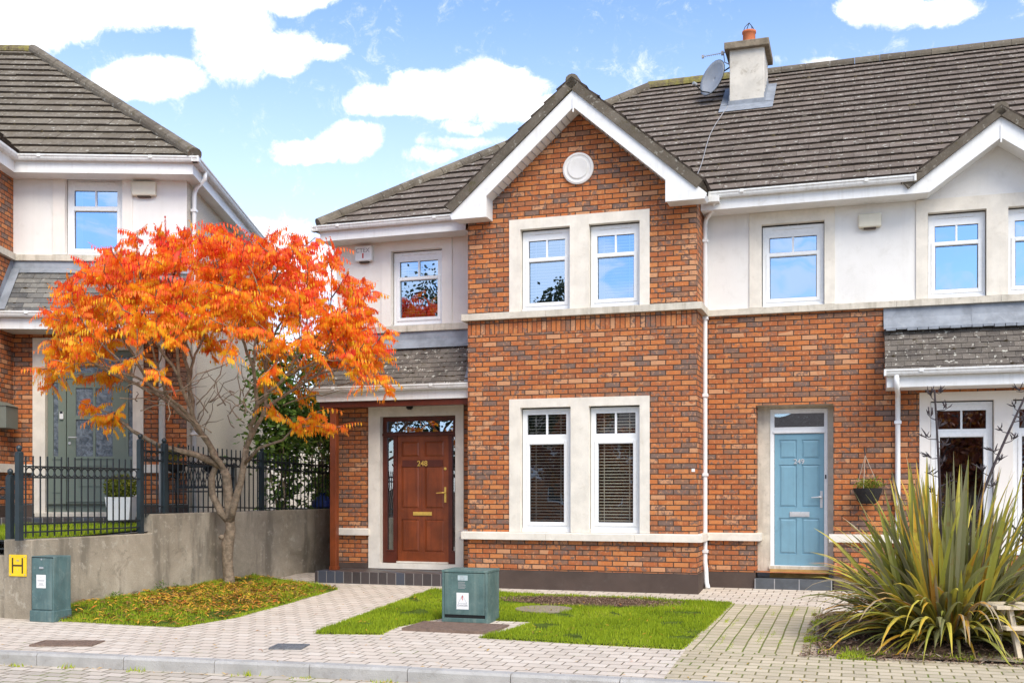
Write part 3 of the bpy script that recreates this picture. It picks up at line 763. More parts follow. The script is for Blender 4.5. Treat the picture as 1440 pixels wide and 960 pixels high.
def text(s, size, m, par, loc, ext=.003, name='number', align='CENTER', rot=(rad(90), 0, 0), bold=0.0):
    c = bpy.data.curves.new(name, 'FONT'); c.body = s; c.size = size; c.extrude = ext; c.align_x = align; c.align_y = 'CENTER'; c.offset = bold
    o = bpy.data.objects.new(name, c); C.objects.link(o)
    dg = bpy.context.evaluated_depsgraph_get(); me = bpy.data.meshes.new_from_object(o.evaluated_get(dg))
    C.objects.unlink(o); bpy.data.objects.remove(o)
    o = bpy.data.objects.new(name, me); C.objects.link(o); me.materials.clear(); me.materials.append(m)
    o.parent = par; o.location = loc; o.rotation_euler = rot
    return o
def panel_door(par, x0, x1, z0, z1, y, m, off, panels, th=.05, field=.006):
    b = MB(off); w, h = x1 - x0, z1 - z0
    hs = [(x0 + w * a, x0 + w * c, z0 + h * d, z0 + h * e) for a, c, d, e in panels]
    b.panel(x0, x1, z0, z1, hs, y, .014)
    b.quad((x0, y + .014, z0), (x1, y + .014, z0), (x1, y + .014, z1), (x0, y + .014, z1))
    b.box(x0, x1, y + .016, y + th, z0, z1)
    for a, c, d, e in hs:
        g = .035
        b.add([(a + .012, y + .013, d + .012), (c - .012, y + .013, d + .012), (c - .012, y + .013, e - .012), (a + .012, y + .013, e - .012),
               (a + g, y + .002, d + g), (c - g, y + .002, d + g), (c - g, y + .002, e - g), (a + g, y + .002, e - g)],
              ((4, 5, 6, 7), (0, 1, 5, 4), (1, 2, 6, 5), (2, 3, 7, 6), (3, 0, 4, 7)))
    return b.build('door', m, par)
def handle(door, x, z, y, off, m, side=-1):
    b = MB(off); b.box(x - .018, x + .018, y - .008, y, z - .13, z + .12)
    b.tube([(x, y - .005, z + .03), (x, y - .05, z + .03), (x + side * .03, y - .055, z + .03), (x + side * .14, y - .05, z + .022)], [.011, .011, .011, .008], 8)
    b.lathe((x, y - .012, z - .06), [(.013, 0), (.013, .01)], 10, 'y')
    return b.build('handle', M[m], door, bevel=.004)
# ================================================================== house 248 (end of the terrace, brick gable bay)
O0 = (0, 0, 0)
BW, BY = -3.504, .72
A = thing('end_terrace_house', 'end of terrace house with orange brick gable bay and dark red front door', 'house', P0, -TH)
def band_walls(par, off, pieces, m, name='wall'):
    b = MB(off)
    for f in pieces: f(b)
    return b.build(name, M[m], par)
# bay ---------------------------------------------------------------
upA = [(-2.655, -1.880, 4.19, 5.425), (-1.590, -.828, 4.19, 5.425)]
loA = [(-2.655, -1.868, .862, 2.735), (-1.590, -.828, .862, 2.735)]
b = MB()
b.panel(BW, 0, .28, 3.865, [(-2.8, -.72, .855, 2.84)], 0, .1)
b.panel(BW, 0, 4.08, 5.60, [(-2.8, -.72, 4.19, 5.55)], 0, .1)
b.add([(BW, 0, 5.60), (0, 0, 5.60), (0, 0, 5.80), (-1.752, 0, 7.34), (BW, 0, 5.80)], ((0, 1, 2, 3, 4),))
b.quad((0, 0, .28), (0, BY, .28), (0, BY, 5.8), (0, 0, 5.8)); b.quad((BW, 0, .28), (BW, BY, .28), (BW, BY, 5.8), (BW, 0, 5.8))
b.build('brick_wall', M['brick'], A)
b = MB(); b.box(BW, 0, -.004, .05, 3.865, 4.078); b.build('soldier_course', M['soldier'], A)
b = MB(); b.box(BW - .02, .022, -.022, BY, -.06, .27); b.box(BW - .012, .012, -.012, BY, .27, .285); b.build('plinth', M['plinth'], A)
surround(A, -2.829, -.684, 4.19, 5.577, upA, 0, O0); surround(A, -2.829, -.684, .862, 2.865, loA, 0, O0)
for i, (a, c) in enumerate(((-2.645, -1.890), (-1.580, -.838))):
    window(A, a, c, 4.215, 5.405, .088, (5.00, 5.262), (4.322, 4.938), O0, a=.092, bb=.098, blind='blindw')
    window(A, a, c, .905, 2.715, .088, (2.330, 2.632), (1.012, 2.178), O0, a=.072, bb=.108, blind='blind', glassm='glass_low')
string(A, BW - .085, .078, 0, 4.080, 4.192, O0, .08, el=BY, er=BY); string(A, BW - .085, .078, 0, .742, .860, O0, .08, el=BY, er=BY, m='stone')
b = MB(); b.lathe((-1.752, -.0, 6.262), [(.235, 0), (.235, -.03), (.205, -.042), (.19, -.03), (.165, -.03), (.15, -.045), (.001, -.045)], 40, 'y'); b.build('roundel', M['render'], A, smooth=False, bevel=.004)
# barge boards
cx_ = -1.745
def bargepoly(s): return [(cx_, 7.325), (cx_ + s * 1.93, 5.65), (cx_ + s * 1.90, 5.575), (cx_ + s * 1.345, 5.575), (cx_ + s * 1.345, 5.885), (cx_, 7.065)]
b = MB()
for s in (-1, 1):
    q = bargepoly(s); b.prism(q, -.33, -.30)
    q2 = [(cx_, 7.31), (cx_ + s * 1.92, 5.64), (cx_ + s * 1.89, 5.585), (cx_ + s * 1.355, 5.585), (cx_ + s * 1.355, 5.895), (cx_, 7.075)]
    b.prism(q2, -.30, -.001)
b.box(cx_ - .012, cx_ + .012, -.345, -.33, 6.99, 7.2)
b.build('bargeboard', M['fascia'], A, bevel=.004)
b = MB()     # plank joints of the sloping soffit
for s in (-1, 1):
    k = .12
    while k < 1.30:
        x = cx_ + s * k; z = 7.072 - .888 * k - .004; b.box(x - .004, x + .004, -.295, -.005, z - .006, z + .006); k += .075
b.build('soffit_joint', M['inkgrey'], A)
# bay roof
bp = .878; L = 2.02 * math.sqrt(1 + bp * bp)
for s, nm in ((-1, 3), (1, 4)):
    xe = -1.765 + s * (1.96 if s < 0 else 1.90); ze = 7.50 - bp * abs(xe + 1.765)
    Lr = math.hypot(xe + 1.765, 7.5 - ze)
    tiles(A, (xe, -.36, ze), (0, 1, 0), (-s, 0, bp), 2.95, Lr, .278, .33, .035, M['tile'], O0, name='bay_roof', under=.135, seed=nm)
ridgecap(A, (-1.765, -.35, 7.475), (-1.765, 2.6, 7.475), .095, M['ridge'], O0)
# left wing ---------------------------------------------------------
WL = -6.125
b = MB(); b.panel(WL, BW, .19, 4.08, [(-5.50, -3.86, .19, 2.86)], BY, .14); b.quad((WL, BY, .0), (WL, 9, .0), (WL, 9, 4.08), (WL, BY, 4.08)); b.build('brick_wall', M['brick'], A)
b = MB(); b.panel(WL, BW, 4.08, 5.70, [(-5.20, -4.10, 4.19, 5.50)], BY, .1); b.quad((WL, BY, 4.08), (WL, 9, 4.08), (WL, 9, 5.7), (WL, BY, 5.7)); b.build('render_wall', M['render_cream'], A)
b = MB(); b.quad((WL, 9, 0), (0, 9, 0), (0, 9, 5.7), (WL, 9, 5.7)); b.build('back_wall', M['dash'], A)
surround(A, -5.289, -4.041, 4.19, 5.62, [(-5.118, -4.212, 4.19, 5.42)], BY, O0, 'render_cream')
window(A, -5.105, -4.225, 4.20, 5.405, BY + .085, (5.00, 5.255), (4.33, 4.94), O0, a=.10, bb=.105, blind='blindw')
string(A, WL - .04, BW, BY, 4.080, 4.192, O0, .05)
string(A, WL - .07, -5.50, BY, .742, .860, O0, .075, el=.4, m='stone'); string(A, -3.90, BW + .01, BY, .742, .860, O0, .075, m='stone')
b = MB(); b.box(WL - .02, -5.525, BY - .02, BY + .1, -.02, .285); b.build('plinth', M['plinth'], A)
# door and its stone surround
b = MB(); b.panel(-5.522, -3.840, .2, 2.868, [(-5.314, -3.979, .29, 2.702)], BY - .025, .15)
b.box(-5.523, -5.517, BY - .024, BY, .2, 2.868); b.box(-3.845, -3.839, BY - .024, BY, .2, 2.868); b.box(-5.522, -3.84, BY - .024, BY, 2.864, 2.869); b.build('door_surround', M['stone'], A)
yd = BY + .085
b = MB()
b.panel(-5.308, -3.985, .29, 2.696, [(-5.235, -4.055, 2.445, 2.63), (-5.235, -5.115, .50, 2.36), (-4.075, -4.03, .50, 2.36), (-5.050, -4.140, .315, 2.392)], yd, .05)
ring(b, -5.250, -4.04, 2.43, 2.645, .018, yd - .012, yd + .01); ring(b, -5.25, -5.10, .485, 2.375, .018, yd - .010, yd + .01); ring(b, -4.09, -4.005, .485, 2.375, .016, yd - .010, yd + .01)
b.box(-5.308, -3.985, yd - .03, yd, 2.385, 2.428)
fr = b.build('door_frame', M['mahog2'], A, bevel=.003)
b = MB(); b.quad((-5.235, yd + .03, 2.445), (-4.055, yd + .03, 2.445), (-4.055, yd + .03, 2.63), (-5.235, yd + .03, 2.63)); b.build('fanlight', M['glass'], fr)
b = MB(); b.quad((-5.235, yd + .03, .5), (-5.115, yd + .03, .5), (-5.115, yd + .03, 2.36), (-5.235, yd + .03, 2.36)); b.build('sidelight', M['glass_low'], fr); b = MB(); b.quad((-4.075, yd + .03, .5), (-4.03, yd + .03, .5), (-4.03, yd + .03, 2.36), (-4.075, yd + .03, 2.36)); b.build('sidelight', M['glass_low'], fr)
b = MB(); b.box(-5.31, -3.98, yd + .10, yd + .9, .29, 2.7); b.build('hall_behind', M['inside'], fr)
PN = [(.075, .43, .83, .955), (.535, .915, .83, .955), (.075, .43, .42, .765), (.535, .915, .42, .765), (.075, .43, .075, .335), (.535, .915, .075, .335)]
dr = panel_door(A, -5.045, -4.145, .318, 2.388, yd + .012, M['mahog'], O0, PN)
b = MB(); b.box(-4.96, -4.24, yd + .004, yd + .012, 1.875, 1.985); b.build('middle_rail', M['mahog2'], dr)
handle(dr, -4.20, 1.42, yd + .012, O0, 'brass'); b = MB(); b.box(-4.765, -4.435, yd - .004, yd + .012, 1.075, 1.135); b.box(-4.745, -4.455, yd - .008, yd - .004, 1.088, 1.122); b.build('letterplate', M['brass'], dr, bevel=.003)
b = MB(); b.lathe((-4.20, yd + .012, 1.84), [(.024, 0), (.024, -.012), (.012, -.016)], 14, 'y'); b.build('lock', M['brass'], dr)
text('248', .125, M['brass'], dr, (-4.60, yd - .002, 1.925), .004, bold=.001)
b = MB(); b.box(-5.31, -3.985, yd - .06, yd + .02, .235, .29); b.box(-5.05, -4.14, yd - .035, yd + .012, .292, .318); b.build('threshold', M['stone'], A)
# tiled platform
b = MB(); b.box(-6.14, BW + .001, 0.0, BY - .02, -.05, .190); b.build('porch_platform', M['blacktile'], A, bevel=.006)
# porch lean-to
GY = .05
pz0, pz1, py0, py1 = 3.13, 3.93, GY + .06, BY
b = MB(); b.box(WL - .08, BW, GY + .115, GY + .14, 2.925, 3.09); b.box(WL - .08, BW - .0, GY + .14, BY, 2.925, 2.945); b.box(WL - .08, WL - .055, GY + .14, BY + .3, 2.925, 3.09); b.build('porch_fascia', M['fascia'], A, bevel=.003)
b = MB(); b.box(WL - .03, BW, .20, .33, 2.83, 2.925); b.build('porch_beam', M['mahog2'], A)
b = MB(); b.box(-5.985, -5.875, .22, .33, .19, 2.83); b.box(-5.995, -5.865, .21, .34, .19, .25); b.build('porch_post', M['mahog'], A, bevel=.006)
sl = (pz1 - pz0) / (py1 - py0); Ls = math.hypot(pz1 - pz0, py1 - py0)
tiles(A, (WL - .12, py0, pz0), (1, 0, 0), (0, py1 - py0, pz1 - pz0), BW - WL + .12, Ls, .108, .165, .016, M['plain_tile'], O0, name='porch_roof', seed=9)
b = MB()
b.add([(WL - .1, BY - .012, 4.08), (BW, BY - .012, 4.08), (BW, BY - .03, 3.95), (WL - .1, BY - .03, 3.95), (BW, BY - .17, 3.79), (WL - .1, BY - .17, 3.79)], ((0, 1, 2, 3), (3, 2, 4, 5)))
b.quad((BW - .012, py0, pz0 + .02), (BW - .012, BY - .05, pz1 + .02), (BW - .012, BY - .05, pz1 + .16), (BW - .012, py0, pz0 + .12))
b.quad((BW - .12, py0 + .03, pz0 + .055), (BW - .004, py0 + .03, pz0 + .055), (BW - .004, BY - .08, pz1 + .0), (BW - .12, BY - .08, pz1 + .0)); b.build('lead_flashing', M['lead'], A)
gutter(A, WL - .20, BW - .004, GY, 3.155, O0)
b = MB(); b.box(-4.80, -4.68, BY - .18, BY - .06, 2.87, 2.93); b.lathe((-4.74, BY - .12, 2.80), [(.05, .07), (.06, .03), (.03, 0)], 12); b.build('porch_light', M['black'], A)
# main eaves
b = MB()
for x0, x1 in ((-6.215, -3.66),):
    b.box(x0, x1, .32, .345, 5.575, 5.755); b.box(x0 + .003, x1, .345, BY, 5.578, 5.598)
b.box(-6.215, -6.19, .345, 9.2, 5.575, 5.755); b.box(-6.19, WL, BY, 9.2, 5.578, 5.598); b.build('fascia', M['fascia'], A, bevel=.003)
gutter(A, -6.33, -3.67, .21, 5.815, O0)
gutter(A, .21, 9.2, -6.33, 5.815, O0, axis='yl', brackets=False)
rp = (9.20 - 5.84) / 4.6; LR = math.hypot(4.6, 9.2 - 5.84)
hipc = [((-6.2, .3, 0), Vector((-1, 1, 0)).normalized())]
tiles(A, (-6.2, .3, 5.84), (1, 0, 0), (0, 1, rp), 6.2, LR, .278, .33, .040, M['tile'], O0, clips=hipc, name='roof', under=.085, seed=21)
tiles(A, (-6.2, .3, 5.84), (0, 1, 0), (1, 0, rp), 9.2, LR, .278, .33, .040, M['tile'], O0, clips=[((-6.2, .3, 0), Vector((1, -1, 0)).normalized()), ((-6.2, 9.5, 0), Vector((1, 1, 0)).normalized())], name='roof', under=.085, seed=22)
b = MB(); b.quad((-6.2, 9.5, 5.84), (0, 9.5, 5.84), (0, 4.9, 9.2), (-1.6, 4.9, 9.2)); b.build('roof_back', M['tile'], A)
ridgecap(A, (-6.23, .27, 5.86), (-1.6, 4.9, 9.24), .105, M['ridge'], O0, name='hip_tiles'); ridgecap(A, (-6.2, 9.5, 5.86), (-1.6, 4.9, 9.24), .105, M['ridge'], O0, name='hip_tiles')
ridgecap(A, (-1.62, 4.9, 9.22), (0, 4.9, 9.22), .12, M['mossy'], O0, flat=.9)
# lantern end of the left box gutter and small stub
b = MB(); b.box(-3.80, -3.68, -.02, .10, 5.66, 5.74); b.build('gutter_stub', M['gutter'], A, bevel=.004)
b = MB(); b.quad((-.2, 1, 6.0), (0, 1, 6.0), (0, 4, 8.0), (-.2, 4, 8.0)) if False else None
b = MB(); b.box(-.075, -.028, -.006, .0, 1.755, 1.80); b.build('utility_tag', M['label'], A)

# ================================================================== house 249 (blue door, white gablet)
OX = 3.375; O1 = (OX, 0, 0)
B = thing('terraced_house', 'terraced brick house with pale blue front door and white rendered gablet', 'house', W(OX, 0), -TH)
XR = 8.4
b = MB(O1)
b.panel(0, XR, .28, 4.08, [(.766, 1.862, .28, 2.742), (3.03, 5.2, .6, 2.86)], BY, .28); b.quad((0, BY + .28, .28), (XR, BY + .28, .28), (XR, BY + .28, .285), (0, BY + .28, .285))
b.build('brick_wall', M['brick'], B)
b = MB(O1); b.panel(0, XR, 4.08, 5.70, [(.70, 1.86, 4.19, 5.50), (3.0, 5.08, 4.19, 5.54)], BY, .1)
gx = 4.03
b.add([(gx - 1.2, BY, 5.70), (gx + 1.2, BY, 5.70), (gx, BY, 6.58)], ((0, 1, 2),)); b.quad((XR, BY, 0), (XR, 9, 0), (XR, 9, 5.7), (XR, BY, 5.7)); b.build('render_wall', M['render'], B)
b = MB(O1); b.quad((0, 9, 0), (XR, 9, 0), (XR, 9, 5.7), (0, 9, 5.7)); b.build('back_wall', M['dash'], B)
for x0, x1 in ((.03, .762), (1.866, XR)):
    b = MB(O1); b.box(x0, x1, BY - .02, BY + .28, -.03, .275); b.build('plinth', M['plinth'], B)
string(B, .02, 8.4, BY, 4.080, 4.182, O1, .07); string(B, .03, .835, BY, .742, .860, O1, .075, er=.28, m='stone', ret=.075); string(B, 1.80, 3.02, BY, .742, .860, O1, .075, m='stone')
surround(B, .673, 1.881, 4.182, 5.575, [(.845, 1.737, 4.182, 5.40)], BY, O1, 'stone')
window(B, .858, 1.724, 4.20, 5.375, BY + .085, (4.99, 5.215), (4.315, 4.93), O1, a=.095, bb=.10, roller=.13)
surround(B, 2.978, 5.10, 4.182, 5.575, [(3.135, 3.893, 4.182, 5.39), (4.167, 4.925, 4.182, 5.39)], BY, O1, 'stone')
for x in (3.146, 4.178): window(B, x, x + .736, 4.205, 5.37, BY + .085, (4.99, 5.215), (4.315, 4.93), O1, a=.085, bb=.09, roller=.13, curtain=x > 4)
# ground floor window pair behind the flax
surround(B, 3.025, 5.30, .60, 2.862, [(3.17, 3.99, .60, 2.745), (4.225, 5.045, .60, 2.745)], BY, O1, 'render_cream')
for x in (3.182, 4.237): window(B, x, x + .796, .62, 2.725, BY + .09, (2.35, 2.61), (.75, 2.235), O1, a=.08, bb=.115, glassm='glass_low')
# recessed door
yr = 1.0
b = MB(O1); b.panel(.766, 1.862, .28, 2.742, [(.945, 1.778, .30, 2.705)], yr, .1); b.box(.766, 1.862, BY + .02, yr, 2.738, 2.75); b.build('door_surround', M['sill'], B)
yf = yr + .03
b = MB(O1); b.panel(.948, 1.775, .30, 2.70, [(1.008, 1.725, 2.43, 2.635), (1.008, 1.725, .355, 2.335)], yf, .05); b.box(.99, 1.745, yf - .02, yf, 2.34, 2.37)
ring(b, .948, 1.775, .34, 2.70, .03, yf - .014, yf); f2 = b.build('door_frame', M['upvc'], B, bevel=.003)
b = MB(O1); b.quad((1.0, yf + .03, 2.42), (1.73, yf + .03, 2.42), (1.73, yf + .03, 2.64), (1.0, yf + .03, 2.64)); b.build('fanlight', M['glass_low'], f2)
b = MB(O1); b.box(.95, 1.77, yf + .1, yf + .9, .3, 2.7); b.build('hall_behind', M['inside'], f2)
PB = [(.093, .45, .81, .955), (.553, .916, .81, .955), (.093, .45, .442, .766), (.553, .916, .442, .766), (.093, .45, .086, .36), (.553, .916, .086, .36)]
d2 = panel_door(B, 1.012, 1.721, .368, 2.330, yf + .012, M['blue'], O1, PB)
handle(d2, 1.685, 1.36, yf + .012, O1, 'chrome'); b = MB(O1); b.box(1.232, 1.515, yf - .002, yf + .012, 1.095, 1.17); b.box(1.25, 1.497, yf - .007, yf - .002, 1.11, 1.155); b.build('letterplate', M['chrome'], d2, bevel=.003)
text('249', .105, M['chrome'], d2, (1.366 - OX, yf + .002, 1.915), .004, bold=.001)
b = MB(O1); b.box(1.738, 1.756, yf - .026, yf - .014, 1.66, 1.72); b.build('doorbell', M['black'], f2)
b = MB(O1); b.box(.93, 1.80, yr - .03, yr + .06, .318, .362); b.build('sill', M['sill'], B); b = MB(O1); b.box(.95, 1.79, .90, yr + .04, .19, .316); b.build('upper_step', M['step_y'], B)
b = MB(O1); b.box(.752, 1.848, .665, .898, 0, .195); b.build('lower_step', M['step_g'], B, bevel=.004); b = MB(O1)
for x in (.752, 1.03, 1.38, 1.83): b.box(x, x + .012, .662, .70, 0, .19)
b.build('step_joint', M['inkgrey'], B)
# lean-to over the ground floor windows
xl = 2.575
tiles(B, (xl - .02, GY + .10, 3.11), (1, 0, 0), (0, BY - GY - .10, .74), 5.8, math.hypot(BY - GY - .10, .74), .108, .165, .016, M['plain_tile'], O1, name='lean_to_roof', seed=10)
b = MB(O1)
for k in range(5):
    xa, xb = xl - .03 + k * 1.15, xl - .03 + (k + 1) * 1.15 + .03; dz = R.uniform(-.012, .012)
    b.add([(xa, BY - .012 - .003 * k, 4.078), (xb, BY - .012, 4.078), (xb, BY - .035, 3.93 + dz), (xa, BY - .038, 3.93 + dz), (xb, BY - .17, 3.765 + dz), (xa, BY - .17, 3.76 + dz)], ((0, 1, 2, 3), (3, 2, 4, 5)))
for k in range(40): x = xl + k * .14; b.box(x, x + .13, BY - .20, BY - .15, 3.735 + R.uniform(-.01, .01), 3.77)
b.build('lead_flashing', M['lead'], B)
b = MB(O1); b.box(xl, XR, GY + .115, GY + .14, 2.90, 3.08); b.box(xl, XR, GY + .14, BY, 2.90, 2.92); b.box(xl, xl + .025, GY + .14, BY, 2.92, 3.10)
b.prism([(GY + .14, 3.08), (BY, 3.80), (BY, 2.92), (GY + .14, 2.92)], xl + .001, xl + .022, 'x'); b.build('lean_to_fascia', M['fascia'], B, bevel=.003)
gutter(B, xl - .04, XR, GY, 3.14, O1)
pipe(B, [(2.70, GY + .06, 3.06), (2.70, GY + .06, 2.98), (2.70, .10, 2.90), (2.735, .60, 2.86), (2.735, .665, 2.78), (2.735, .665, .1), (2.735, .60, .03)], O1, .036, [(2.735, .665, z) for z in (2.45, 1.3)])
# bay-side downpipe
pipe(B, [(.20, .30, 5.74), (.20, .32, 5.66), (.19, .40, 5.62), (.05, .60, 5.52), (.03, .63, 5.44), (.03, .63, .42), (.045, .62, .30), (.055, .61, .12), (.09, .50, .05)], O1, .036, [(.03, .63, z) for z in (5.2, 4.05, 2.9, 1.72, .58, .80)])
b = MB(O1); b.box(.11, .29, .19, .33, 5.66, 5.74); b.build('gutter_outlet', M['gutter'], B, bevel=.004)
# eaves
b = MB(O1); b.box(.01, gx - 1.06, .32, .345, 5.575, 5.755); b.box(.01, gx - 1.03, .345, BY, 5.578, 5.598); b.build('fascia', M['fascia'], B, bevel=.003); b = MB(O1); b.box(gx + 1.06, XR + .2, .32, .345, 5.575, 5.755); b.box(gx + 1.03, XR + .2, .345, BY, 5.578, 5.598); b.build('fascia', M['fascia'], B, bevel=.003)
gutter(B, .13, gx - 1.07, .21, 5.815, O1)
gutter(B, gx + 1.07, XR + .2, .21, 5.815, O1)
tiles(B, (0, .3, 5.84), (1, 0, 0), (0, 1, rp), XR + .2, LR, .278, .33, .040, M['tile'], O1, name='roof', under=.085, seed=33, cut=[((4.03, 0, 6.60), (-.745, 0, 1)), ((4.03, 0, 6.60), (.745, 0, 1))])
b = MB(O1); b.quad((0, 9.5, 5.84), (XR + .2, 9.5, 5.84), (XR + .2, 4.9, 9.2), (0, 4.9, 9.2)); b.build('roof_back', M['tile'], B)
ridgecap(B, (0, 4.9, 9.22), (XR + .2, 4.9, 9.22), .115, M['ridge'], O1, flat=.8)
# gablet
gp = .745
b = MB(O1)
for s in (-1, 1):
    q = [(gx, 6.52), (gx + s * 1.07, 5.52 + .24), (gx + s * 1.07, 5.575), (gx + s * .90, 5.578), (gx, 6.235)]
    b.prism(q, .32, .35); b.prism([(gx, 6.51), (gx + s * 1.06, 5.755), (gx + s * 1.06, 5.585), (gx + s * .905, 5.588), (gx, 6.245)], .35, BY - .001)
b.box(gx - .011, gx + .011, .308, .32, 6.17, 6.40); b.build('bargeboard', M['fascia'], B, bevel=.004)
for s in (-1, 1):
    xe = gx + s * 1.24; ze = 6.655 - gp * 1.24; tiles(B, (xe, .27, ze), (0, 1, 0), (-s, 0, gp), 1.6, math.hypot(1.24, 1.24 * gp), .33, .33, .03, M['tile'], O1, name='gablet_roof', under=.11, seed=40 + s)
ridgecap(B, (gx, .275, 6.635), (gx, 1.6, 6.635), .09, M['ridge'], O1)
# chimney
cy0, cy1, c0, c1 = 3.45, 4.25, .076, .665
b = MB(O1); b.box(c0, c1, cy0, cy1, 7.7, 9.17); ch = b.build('chimney', M['chim'], B, bevel=.01)
b = MB(O1); P = .085
b.add([(c0 - P, cy0 - P, 9.14), (c1 + P, cy0 - P, 9.14), (c1 + P, cy1 + P, 9.14), (c0 - P, cy1 + P, 9.14), (c0 - P, cy0 - P, 9.26), (c1 + P, cy0 - P, 9.26), (c1 + P, cy1 + P, 9.26), (c0 - P, cy1 + P, 9.26), (.25, 3.7, 9.33), (.5, 3.7, 9.33), (.5, 4.0, 9.33), (.25, 4.0, 9.33)],
      ((3, 2, 1, 0), (0, 1, 5, 4), (1, 2, 6, 5), (2, 3, 7, 6), (3, 0, 4, 7), (4, 5, 9, 8), (5, 6, 10, 9), (6, 7, 11, 10), (7, 4, 8, 11), (8, 9, 10, 11)))
b.build('chimney_cap', M['cap'], ch, bevel=.012)
b = MB(O1); b.lathe((.375, 3.82, 9.30), [(.125, 0), (.12, .03), (.112, .06), (.108, .24), (.122, .25), (.122, .285), (.10, .285), (.095, .1)], 20); b.build('chimney_pot', M['terra'], ch, smooth=True)
b = MB(O1)
for k in range(4):
    a = k * math.pi / 2 + .6; b.tube([(.375 + .11 * math.cos(a), 3.82 + .11 * math.sin(a), 9.58), (.375 + .08 * math.cos(a), 3.82 + .08 * math.sin(a), 9.66), (.375, 3.82, 9.74)], .007, 5)
b.build('pot_cowl', M['iron'], ch)
b = MB(O1)
zr = lambda y: 5.84 + (y - .3) * rp
b.box(c0 - .02, c1 + .02, cy0 - .012, cy0, zr(3.45) - .05, zr(3.45) + .12)
b.add([(c0 - .16, cy0 - .28, zr(cy0 - .28) + .055), (c1 + .16, cy0 - .28, zr(cy0 - .28) + .055), (c1 + .16, cy0 + .05, zr(cy0 + .05) + .05), (c0 - .16, cy0 + .05, zr(cy0 + .05) + .05)], ((0, 1, 2, 3),))
for s, x in ((-1, c0), (1, c1)):
    b.add([(x, cy0, zr(cy0) + .06), (x + s * .16, cy0, zr(cy0) + .055), (x + s * .16, cy1, zr(cy1) + .055), (x, cy1, zr(cy1) + .06)], ((0, 1, 2, 3),))
    for k in range(5): y = cy0 + k * .16; b.box(x + s * .004 - .006, x + s * .004 + .006, y, y + .16, zr(y) + .04, zr(y) + .22)
b.build('chimney_flashing', M['lead'], ch)

# ------------------------------------------------------------------ things fixed to the two houses
def on(u, v, z): return W(u, v, z)
def alarm(label, u0, u1, z0, z1, v, m, rot=-TH, pos=None, dark=True):
    w, h = (u1 - u0) / 2, (z1 - z0) / 2
    t = thing('alarm_box', label, 'alarm box', pos if pos else W((u0 + u1) / 2, v, (z0 + z1) / 2), rot)
    b = MB(); b.box(-w, w, -.09, 0, -h * .82, h); b.build('casing', M[m], t, bevel=.02)
    b = MB(); b.box(-w * .55, w * .55, -.07, -.004, -h, -h * .80); b.build('strobe', M['inkgrey' if not dark else 'plinth'], t, bevel=.01)
    return t
al = alarm('white alarm box with faint lettering and red mark under the left eaves', -5.745, -5.435, 5.255, 5.535, BY, 'label')
text('CTEX', .10, M['inkgrey'], al, (-.005, -.093, .055), .002, 'lettering')
b = MB(); b.box(-.012, .012, -.094, -.09, -.07, .01); b.box(-.12, .12, -.094, -.09, -.005, .002) if False else None; b.build('red_mark', M['inkred'], al)
alarm('cream alarm box on the white wall above the blue front door', 2.204, 2.515, 5.215, 5.43, BY, 'vent')
# satellite dish
t = thing('satellite_dish', 'round grey satellite dish on a curved bracket at the left of the chimney', 'satellite dish', W(-.20, 3.62, 8.74), -TH)
dn = Vector((-.64, -.74, .25)).normalized(); e1 = dn.cross(Vector((0, 0, 1))).normalized(); e2 = e1.cross(dn)
b = MB(); rings = 7; seg = 28; P = []; F = []
for i in range(rings):
    r = .30 * i / (rings - 1) if i else .002
    for k in range(seg): a = 2 * math.pi * k / seg; P.append(e1 * r * math.cos(a) + e2 * r * 1.08 * math.sin(a) + dn * (.06 * (r / .3) ** 2))
for i in range(rings - 1):
    for k in range(seg): F.append((i * seg + k, i * seg + (k + 1) % seg, (i + 1) * seg + (k + 1) % seg, (i + 1) * seg + k))
b.add(P, F); ds_ = b.build('reflector', M['dish'], t, smooth=True); sm = ds_.modifiers.new('s', 'SOLIDIFY'); sm.thickness = .008
b = MB(); b.tube([e1 * .30 * math.cos(a) + e2 * .324 * math.sin(a) + dn * .06 for a in [2 * math.pi * k / 28 for k in range(29)]], .007, 5); b.build('rim', M['iron'], t)
b = MB(); b.tube([Vector((0, 0, -.02)) - dn * .01, -dn * .06, Vector((.10, -.02, -.06)), Vector((.16, -.05, .10)), Vector((.27, -.03, .17))], .014, 7)
b.tube([-e2 * .28 + dn * .05, -e2 * .34 + dn * .22, -e2 * .30 + dn * .36], .011, 6); b.build('arm', M['iron'], t)
b = MB(); c = -e2 * .28 + dn * .37; b.tube([c, c + dn * .07], .028, 8); b.build('receiver', M['dish'], t)
t = thing('tv_aerial', 'small grey rod aerial beside the top of the chimney above the satellite dish', 'aerial', W(.08, 3.55, 9.05), -TH)
b = MB(); b.tube([(0, 0, -.12), (-.10, 0, -.06), (-.12, 0, .12)], .010, 6); b.tube([(-.48, 0, .085), (-.06, 0, .11)], .007, 5); b.build('boom', M['dish'], t)
b = MB(); b.box(-.50, -.46, -.02, .02, .06, .11); b.box(-.16, -.12, -.02, .02, .07, .14)
for k in range(9): x = -.44 + k * .035; b.tube([(x, -.05, .09 + k * .002), (x, .05, .09 + k * .002)], .003, 4)
b.tube([(-.10, 0, .10), (-.10, 0, .30)], .004, 4); b.build('elements', M['inkgrey'], t)
# cable draped down the tiles
b = MB(); pts = [W(.03, y, zr(y) + .06) + UX * (.05 * math.sin(y * 2) - (3.4 - y) * .07) for y in [3.4 - .2 * k for k in range(15)]]; b.tube(pts, .006, 5)
tag(b.build('cable', M['inkgrey']), 'thin grey cable running down the tiles from the satellite dish to the gutter', 'cable')
